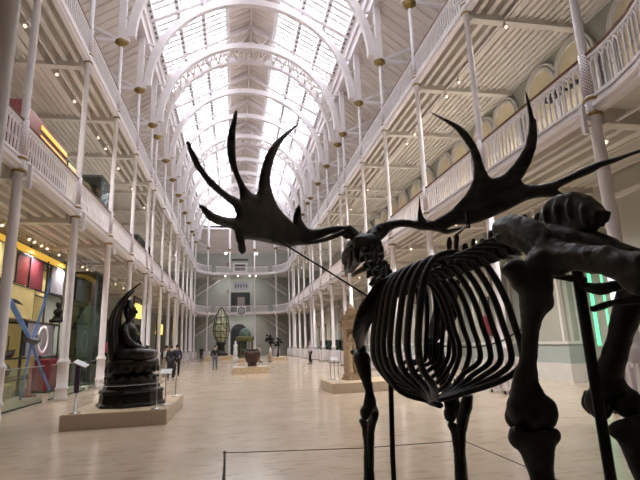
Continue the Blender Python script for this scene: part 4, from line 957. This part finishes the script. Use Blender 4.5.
# --- antlers: outline on a curved palm surface, thickened towards the middle of each branch
AL = [(1.028, 2.963), (1.056, 2.849), (1.071, 2.775), (1.075, 2.689), (1.063, 2.629), (1.035, 2.572), (1.006, 2.514), (0.999, 2.459), (1.008, 2.448), (1.09, 2.452), (1.166, 2.483), (1.208, 2.517), (1.246, 2.573), (1.276, 2.616), (1.257, 2.554), (1.23, 2.496), (1.189, 2.456), (1.141, 2.425), (1.084, 2.405), (1.04, 2.384), (1.022, 2.355), (1.028, 2.335), (1.056, 2.32), (1.102, 2.309), (1.153, 2.308), (1.193, 2.323), (1.218, 2.316), (1.202, 2.299), (1.176, 2.261), (1.14, 2.25), (1.089, 2.254), (1.048, 2.259), (1.028, 2.247), (1.022, 2.206), (1.01, 2.181), (1.006, 2.148), (0.992, 2.132), (0.975, 2.148), (0.974, 2.175), (0.983, 2.214), (0.962, 2.23), (0.903, 2.243), (0.834, 2.255), (0.727, 2.27), (0.642, 2.283), (0.58, 2.315), (0.468, 2.348), (0.404, 2.391), (0.359, 2.416), (0.279, 2.457), (0.211, 2.466), (0.143, 2.424), (0.066, 2.433), (0.049, 2.489), (0.092, 2.521), (0.185, 2.53), (0.258, 2.524), (0.345, 2.5), (0.436, 2.477), (0.483, 2.477), (0.516, 2.494), (0.547, 2.532), (0.56, 2.628), (0.593, 2.562), (0.608, 2.499), (0.612, 2.468), (0.652, 2.481), (0.719, 2.509), (0.76, 2.538), (0.787, 2.578), (0.806, 2.621), (0.814, 2.669), (0.806, 2.738), (0.769, 2.861), (0.709, 2.997), (0.555, 3.228), (0.688, 3.07), (0.777, 2.939), (0.825, 2.841), (0.861, 2.722), (0.878, 2.632), (0.885, 2.566), (0.905, 2.531), (0.928, 2.522), (0.969, 2.536), (1.006, 2.575), (1.032, 2.631), (1.04, 2.712), (1.04, 2.798), (1.033, 2.878)]
AR = [(0.028, 2.474), (0.062, 2.507), (0.147, 2.551), (0.23, 2.574), (0.311, 2.58), (0.367, 2.573), (0.432, 2.554), (0.435, 2.59), (0.442, 2.669), (0.448, 2.756), (0.457, 2.653), (0.469, 2.582), (0.493, 2.539), (0.524, 2.53), (0.578, 2.552), (0.628, 2.584), (0.664, 2.633), (0.692, 2.67), (0.71, 2.713), (0.724, 2.759), (0.728, 2.812), (0.722, 2.908), (0.707, 3.002), (0.677, 3.094), (0.642, 3.184), (0.593, 3.272), (0.51, 3.402), (0.623, 3.261), (0.666, 3.198), (0.701, 3.125), (0.729, 3.044), (0.751, 2.958), (0.764, 2.885), (0.774, 2.821), (0.793, 2.753), (0.809, 2.731), (0.848, 2.731), (0.897, 2.792), (0.932, 2.875), (0.945, 2.952), (0.95, 3.05), (0.946, 3.121), (0.938, 3.263), (0.955, 3.165), (0.969, 3.054), (0.977, 3.032), (0.981, 2.928), (0.976, 2.848), (0.957, 2.758), (0.935, 2.693), (0.921, 2.659), (0.931, 2.627), (0.953, 2.609), (0.992, 2.595), (1.04, 2.592), (1.09, 2.611), (1.138, 2.632), (1.184, 2.641), (1.227, 2.638), (1.296, 2.644), (1.348, 2.654), (1.296, 2.625), (1.269, 2.62), (1.227, 2.606), (1.191, 2.601), (1.153, 2.578), (1.106, 2.565), (1.067, 2.549), (1.05, 2.532), (1.067, 2.501), (1.121, 2.432), (1.158, 2.366), (1.115, 2.397), (1.063, 2.465), (1.023, 2.494), (0.979, 2.51), (0.934, 2.51), (0.876, 2.48), (0.816, 2.456), (0.753, 2.438), (0.709, 2.437), (0.644, 2.456), (0.6, 2.44), (0.639, 2.435), (0.677, 2.432), (0.668, 2.417), (0.627, 2.401), (0.595, 2.4), (0.564, 2.425), (0.51, 2.455), (0.451, 2.474), (0.384, 2.506), (0.311, 2.518), (0.238, 2.493), (0.197, 2.449), (0.138, 2.405), (0.061, 2.418)]
def S(d, Z): return 3.62 - 1.6 * math.log1p(math.exp(12 * (d - .42))) / 12 - .2 * (Z - 2.45)
arcl = [0.]; DD = .005
for i in range(1, 400):
    d = i * DD; arcl.append(arcl[-1] + math.hypot(DD, S(d, 2.45) - S(d - DD, 2.45)))
def d2s(d): i = min(398, max(0, d / DD)); j = int(i); return arcl[j] + (arcl[j + 1] - arcl[j]) * (i - j)
def s2d(s):
    lo, hi = 0, 398
    while hi - lo > 1:
        mid = (lo + hi) // 2
        if arcl[mid] <= s: lo = mid
        else: hi = mid
    return (lo + (s - arcl[lo]) / (arcl[hi] - arcl[lo])) * DD
def inflate(P, lift, G=.013, H=.022, D=.045):
    P = [Vector(q) for q in P]; n = len(P); B = []
    for i in range(n):           # smooth closed outline
        p0, p1, p2, p3 = P[i - 1], P[i], P[(i + 1) % n], P[(i + 2) % n]; st = max(1, int((p2 - p1).length / .012))
        for k in range(st):
            u = k / st; q = .5 * (2 * p1 + (p2 - p0) * u + (2 * p0 - 5 * p1 + 4 * p2 - p3) * u * u + (3 * p1 - p0 - 3 * p2 + p3) * u ** 3); B.append(q * .6 + p1.lerp(p2, u) * .4)
    nb = len(B)
    def dist(p):
        best = 9.
        for i in range(nb):
            a = B[i]; best = min(best, (p - a).length_squared)
        return math.sqrt(best)
    def inside(p):
        c = False; j = nb - 1
        for i in range(nb):
            if (B[i].y > p.y) != (B[j].y > p.y) and p.x < (B[j].x - B[i].x) * (p.y - B[i].y) / (B[j].y - B[i].y) + B[i].x: c = not c
            j = i
        return c
    xs = [b.x for b in B]; ys = [b.y for b in B]; pts = list(B); dd = [0.] * nb
    x = min(xs); row = 0
    while x < max(xs):
        y = min(ys) + (G / 2 if row % 2 else 0)
        while y < max(ys):
            p = Vector((x, y))
            if inside(p):
                q = dist(p)
                if q > .006: pts.append(p); dd.append(q)
            y += G
        x += G * .87; row += 1
    vs, es, fs, *_ = delaunay_2d_cdt(pts, [(i, (i + 1) % nb) for i in range(nb)], [], 1, 1e-5)
    if len(vs) != len(pts): dd = [min((dist(v), 9)) if True else 0 for v in vs]; dd = [q if q > .003 else 0 for q in dd]
    hh = [H * math.sqrt(max(0, 1 - (1 - min(q / D, 1)) ** 2)) for q, v in zip(dd, vs)]
    top, bot = [], []
    for v, h in zip(vs, hh):
        b, nrm = lift(v)
        top.append(W(b + nrm * h)); bot.append(W(b - nrm * h))
    N = len(vs); mp = [i + N if hh[i] > 1e-4 else i for i in range(N)]
    F = [tuple(f) for f in fs] + [tuple(mp[i] for i in reversed(f)) for f in fs]
    mb = MB().add(top + bot, F, True); return mb
def antler(out, sgn):
    def lift(v):
        d = s2d(v.x); b = Vector((sgn * d, S(d, v.y), v.y)); e = .01
        td = Vector((sgn * 1, (S(d + e, v.y) - S(d - e, v.y)) / (2 * e), 0)).normalized(); tz = Vector((0, -.2, 1)).normalized()
        return b, td.cross(tz).normalized()
    return inflate([(d2s(d), z) for d, z in out], lift)
for out, s in ((AL, -1), (AR, 1)):
    a = antler(out, s)
    a.tube([W((s * .10, 3.595, 2.475)), W((s * .13, 3.60, 2.49)), W((s * .16, 3.605, 2.50))], [.036, .042, .036], 14, 2)      # burr
    if s < 0: a.tube([W((-.17, 3.56, 2.47)), W((-.245, 3.55, 2.435)), W((-.325, 3.54, 2.402)), W((-.42, 3.50, 2.372)), W((-.52, 3.46, 2.35))], [.022, .020, .017, .016, .010], 10, 4)
    a.build('antler', 'antler', elk)
# --- hip bones: broad plates from the iliac wing to the seat bone
HIP = [(1.41, 1.962), (1.386, 1.984), (1.337, 1.986), (1.278, 1.974), (1.221, 1.949), (1.173, 1.924), (1.135, 1.893), (1.109, 1.858), (1.084, 1.843), (1.04, 1.832), (0.991, 1.816), (0.948, 1.805), (0.915, 1.791), (0.878, 1.778), (0.834, 1.765), (0.825, 1.725), (0.846, 1.686), (0.874, 1.674), (0.903, 1.686), (0.934, 1.717), (0.975, 1.737), (1.013, 1.745), (1.056, 1.759), (1.091, 1.757), (1.123, 1.753), (1.163, 1.765), (1.207, 1.789), (1.23, 1.813), (1.254, 1.842), (1.286, 1.861), (1.336, 1.884), (1.384, 1.908), (1.409, 1.937)]
for s in (-1, 1):
    m = inflate(HIP, lambda v, s=s: (Vector((s * .168, v.x, v.y)), Vector((1, 0, 0))), .010, .019, .03)
    m.ball(W((s * .19, 1.165, 1.80)), (.035, .045, .042), 12, 8); m.tube([W((s * .16, 1.19, 1.785)), W((s * .10, 1.24, 1.775)), W((s * .0, 1.22, 1.755))], [.020, .011, .011], 10, 3)
    m.tube([W((s * .185, 1.375, 1.96)), W((s * .185, 1.28, 1.93)), W((s * .185, 1.18, 1.86)), W((s * .182, 1.10, 1.81)), W((s * .18, .98, 1.79))], [.008, .012, .014, .016, .012], 8, 3)
    if s > 0: m.xf(Matrix.Translation((0, 0, -.085)))
    fuse(m.build('hip_bone', 'bone', elk), .006, .007, 2)
# --- ribs
for i in range(13):
    j = 12 - i
    yt = 1.86 + .095 * min(j, 6) + .055 * max(0, j - 6); ym = 1.965 + .105 * min(j, 6) + .05 * max(0, j - 6)
    a = (.115, .15, .185, .21, .235, .25, .26, .265, .268, .268, .262, .255, .245)[i]
    if i <= 7: end = (.03, 3.02 - .57 * i / 7, 1.42 - .135 * i / 7)
    else: end = ((.03, 2.42, 1.287), (.045, 2.38, 1.295), (.06, 2.33, 1.305), (.085, 2.27, 1.325), (.12, 2.18, 1.36))[i - 8]
    zb = end[2]
    for s in (-1, 1):
        if i <= 7: low = [(.95 * a, ym + .02, 1.475), (.60 * a, (ym + end[1]) / 2 + .03, zb + .05), end]
        else: low = [(.96 * a, ym + .01, 1.475), (.70 * a, ym + .07, 1.41), (.36 * a, ym * .45 + 1.335, 1.345), (.02, 2.43 + .01 * (12 - i), 1.285)]
        if s < 0 or i < 5: top_ = [(.03, yt, 1.93), (.35 * a, yt + .005, 1.966), (.70 * a, yt + .02, 1.948), (.92 * a, yt * .7 + ym * .3, 1.86), (a, yt * .4 + ym * .6, 1.73), (1.02 * a, ym, 1.58)]
        else: top_ = [(.03, yt, 1.93), (.20 * a, yt + .005, 1.918), (.42 * a, yt + .02, 1.845), (.66 * a, yt * .5 + ym * .5, 1.75), (.86 * a, ym - .01, 1.655), (.97 * a, ym, 1.56)]
        pts = top_ + low
        P = [W((s * x, y, z)) for x, y, z in pts]; n = len(P)
        MB().tube(P, [(.014, .012)] + [(.025 if s < 0 else .020, .0145 if s < 0 else .013)] * (n - 2) + [(.012, .012)], 8, 4, up=(0, 1, 0)).build('rib', 'bone', elk)
bone('sternum', [(0, 3.08, 1.44, .018), (0, 3.0, 1.41, .03), (0, 2.75, 1.34, .03), (0, 2.5, 1.285, .03), (0, 2.36, 1.27, .018)], flat=.8)
# --- shoulders and forelegs
bone('scapula', [(-.17, 2.43, 1.935, .03), (-.215, 2.50, 1.877, .085), (-.25, 2.62, 1.80, .115), (-.262, 2.761, 1.715, .11), (-.245, 2.888, 1.634, .075), (-.215, 3.04, 1.56, .042)], flat=.14, up=(.35, -.94, 0), extra=[((-.21, 3.06, 1.55), (.03, .05, .04))])
bone('scapula', [(.17, 2.43, 1.90, .028), (.20, 2.562, 1.85, .080), (.22, 2.673, 1.771, .088), (.22, 2.793, 1.687, .062), (.22, 2.889, 1.61, .040)], flat=.14, up=(.75, .66, 0), extra=[((.22, 2.91, 1.59), (.03, .045, .04))])
for s, o in ((-1, 0), (1, -.05)): bone('scapular_spine', [(s * .185, 2.45 + o, 1.91, .012), (s * .225, 2.61 + o, 1.805, .018), (s * .235, 2.80 + o, 1.70, .02), (s * .235, 2.93 + o, 1.62, .012)], n=8)
bone('humerus', [(-.21, 3.13, 1.53, .038), (-.21, 3.06, 1.49, .056), (-.21, 3.02, 1.42, .046), (-.21, 2.969, 1.352, .032), (-.21, 2.93, 1.303, .026), (-.21, 2.924, 1.237, .040), (-.21, 2.945, 1.185, .048)], extra=[((-.24, 2.95, 1.172), (.03, .045, .045)), ((-.18, 2.95, 1.172), (.03, .045, .045)), ((-.23, 3.17, 1.535), (.03, .05, .022))])
bone('humerus', [(.22, 2.90, 1.56, .055), (.22, 2.86, 1.49, .056), (.22, 2.80, 1.40, .044), (.22, 2.74, 1.30, .038), (.22, 2.69, 1.235, .048), (.22, 2.68, 1.19, .054)], extra=[((.19, 2.67, 1.175), (.035, .045, .045)), ((.25, 2.69, 1.18), (.03, .045, .042))])
for s, o in ((-1, (2.99, 3.02, 3.06)), (1, (2.645, 2.66, 2.70))):
    bone('radius', [(s * .215, o[0], 1.115, .052), (s * .215, o[0] - .01, 1.06, .040), (s * .215, o[0], .95, .033), (s * .215, o[1], .80, .034), (s * .215, o[1], .72, .042)], extra=[((s * .245, o[0], 1.12), (.025, .04, .02)), ((s * .185, o[0], 1.12), (.025, .04, .02))])
    yo = 2.80 if s < 0 else 2.475
    bone('ulna', [(s * .215, yo, 1.30 if s > 0 else 1.20, .028 if s > 0 else .02), (s * .215, yo + .03, 1.24 if s > 0 else 1.165, .034 if s > 0 else .026), (s * .215, yo + .09, 1.16 if s > 0 else 1.12, .034 if s > 0 else .028), (s * .215, yo + .13, 1.05, .024), (s * .215, yo + .17, .85, .014)])
    bone('carpus', [(s * .215, o[1], .72, .045), (s * .215, o[1] + .01, .67, .048), (s * .215, o[1] + .01, .63, .042)])
    bone('metacarpal', [(s * .215, o[1] + .01, .63, .04), (s * .215, o[1] + .01, .5, .026), (s * .215, o[1] + .02, .36, .034)])
    bone('foot_bone', [(s * .215, o[1] + .02, .355, .03), (s * .215, o[1] + .07, .31, .026), (s * .215, o[1] + .12, .285, .032), (s * .215, o[1] + .19, .27, .016)])
# --- mount: posts, clamps and wires
MB().tube([W((-.075, 2.99, EZ)), W((-.075, 2.96, .9)), W((-.06, 2.86, 2.085))], .0165, 8).build('support_post', 'black', elk)
MB().tube([W((.0, 1.25, EZ)), W((.0, 1.25, 1.2)), W((-.01, 1.245, 1.80))], .0155, 8).build('support_post', 'black', elk)
MB().tube([W((-.727, 3.13, 2.29)), W((-.44, 3.03, 2.08)), W((-.19, 2.93, 1.89))], .006, 6).build('brace_wire', 'black', elk)
MB().tube([W((.40, 2.62, 2.29)), W((.0, 2.03, 2.075))], .006, 6).box(*[c for c in (.39, .41, 2.61 - EY, 2.63 - EY, 2.27 - EZ, 2.37 - EZ)]).build('brace_wire', 'black', elk)
MB().tube([W(p) for p in ((.25, 2.95, 1.55), (.27, 2.75, 1.555), (.27, 2.45, 1.55), (.268, 2.2, 1.575), (.262, 2.09, 1.60), (.25, 1.97, 1.63))], .004, 6, 3).build('tie_wire', 'black', elk)
# --- low wire barrier round the skeleton
bp0 = None
for x, y, nm in ((-.08, 4.19, 'left front'), (1.92, 3.98, 'right front')):
    t = thing('barrier_post', 'slim dark barrier post at the %s corner round the skeleton' % nm, 'barrier post', (x, y, 0), 0, 'barrier posts'); MB().lathe([(.08, 0), (.08, .012), (.011, .02), (.010, .75)], 10).build('rod', 'wire', t); MB().ball((0, 0, .755), .013, 8, 6).build('cap', 'wire', t)
tag(MB().tube([(-.07, 1.2, .75), (-.08, 4.19, .75), (1.03, 4.06, .735), (1.92, 3.98, .75), (1.90, 1.2, .75)], .0036, 6).build('barrier_wire', 'wire'), 'thin dark barrier wire stretched low around the skeleton', 'barrier wire')

# ------------------------------------------------------------------ daylight, camera
w = bpy.data.worlds.new('sky'); sc.world = w; w.use_nodes = True; nt = w.node_tree; bg = nt.nodes['Background']
tc = nt.nodes.new('ShaderNodeTexCoord'); nz = nt.nodes.new('ShaderNodeTexNoise'); nz.inputs['Scale'].default_value = 1.4; nt.links.new(tc.outputs['Generated'], nz.inputs['Vector'])
rp = nt.nodes.new('ShaderNodeValToRGB'); rp.color_ramp.elements[0].color = (.88, .92, 1., 1); rp.color_ramp.elements[1].color = (1, 1, 1, 1); nt.links.new(nz.outputs['Fac'], rp.inputs[0]); nt.links.new(rp.outputs[0], bg.inputs[0])
bg.inputs[1].default_value = 6.2
# portals over the roof glazing: they only tell the sampler where the sky comes in
for s in (-1, 1):
    l = bpy.data.lights.new('roof_portal', 'AREA'); l.shape = 'RECTANGLE'; l.size = 5.6; l.size_y = YR1 - YR0; l.cycles.is_portal = True
    o = bpy.data.objects.new('roof_portal', l); C.objects.link(o); o.location = (XC + s * 4.17, (YR0 + YR1) / 2, rz(4.17) + .12); o.rotation_euler = (0, s * math.atan(SL), 0)
cam = bpy.data.cameras.new('camera'); cam.sensor_width = 36.; cam.lens = 466.82357 / 640 * 36; cam.clip_start = .05; cam.clip_end = 400
co = bpy.data.objects.new('camera', cam); C.objects.link(co); sc.camera = co
pitch, yaw, roll = .217653494, .183362413, -.0347497804
cy, sy, cp, sp_ = math.cos(yaw), math.sin(yaw), math.cos(pitch), math.sin(pitch)
fw = Vector((sy * cp, cy * cp, sp_)); rt = Vector((cy, -sy, 0)); up = rt.cross(fw)
r2 = rt * math.cos(roll) + up * math.sin(roll); u2 = up * math.cos(roll) - rt * math.sin(roll)
M = Matrix((r2, u2, -fw)).transposed().to_4x4(); M.translation = (0, 0, 1.6); co.matrix_world = M
sc.view_settings.view_transform = 'Standard'; sc.view_settings.look = 'None'; sc.view_settings.gamma = 1; sc.view_settings.exposure = .48; sc.view_settings.use_curve_mapping = False
sc.cycles.use_denoising = True; sc.cycles.max_bounces = 10; sc.cycles.diffuse_bounces = 6; sc.cycles.transparent_max_bounces = 12; sc.cycles.sample_clamp_indirect = 8
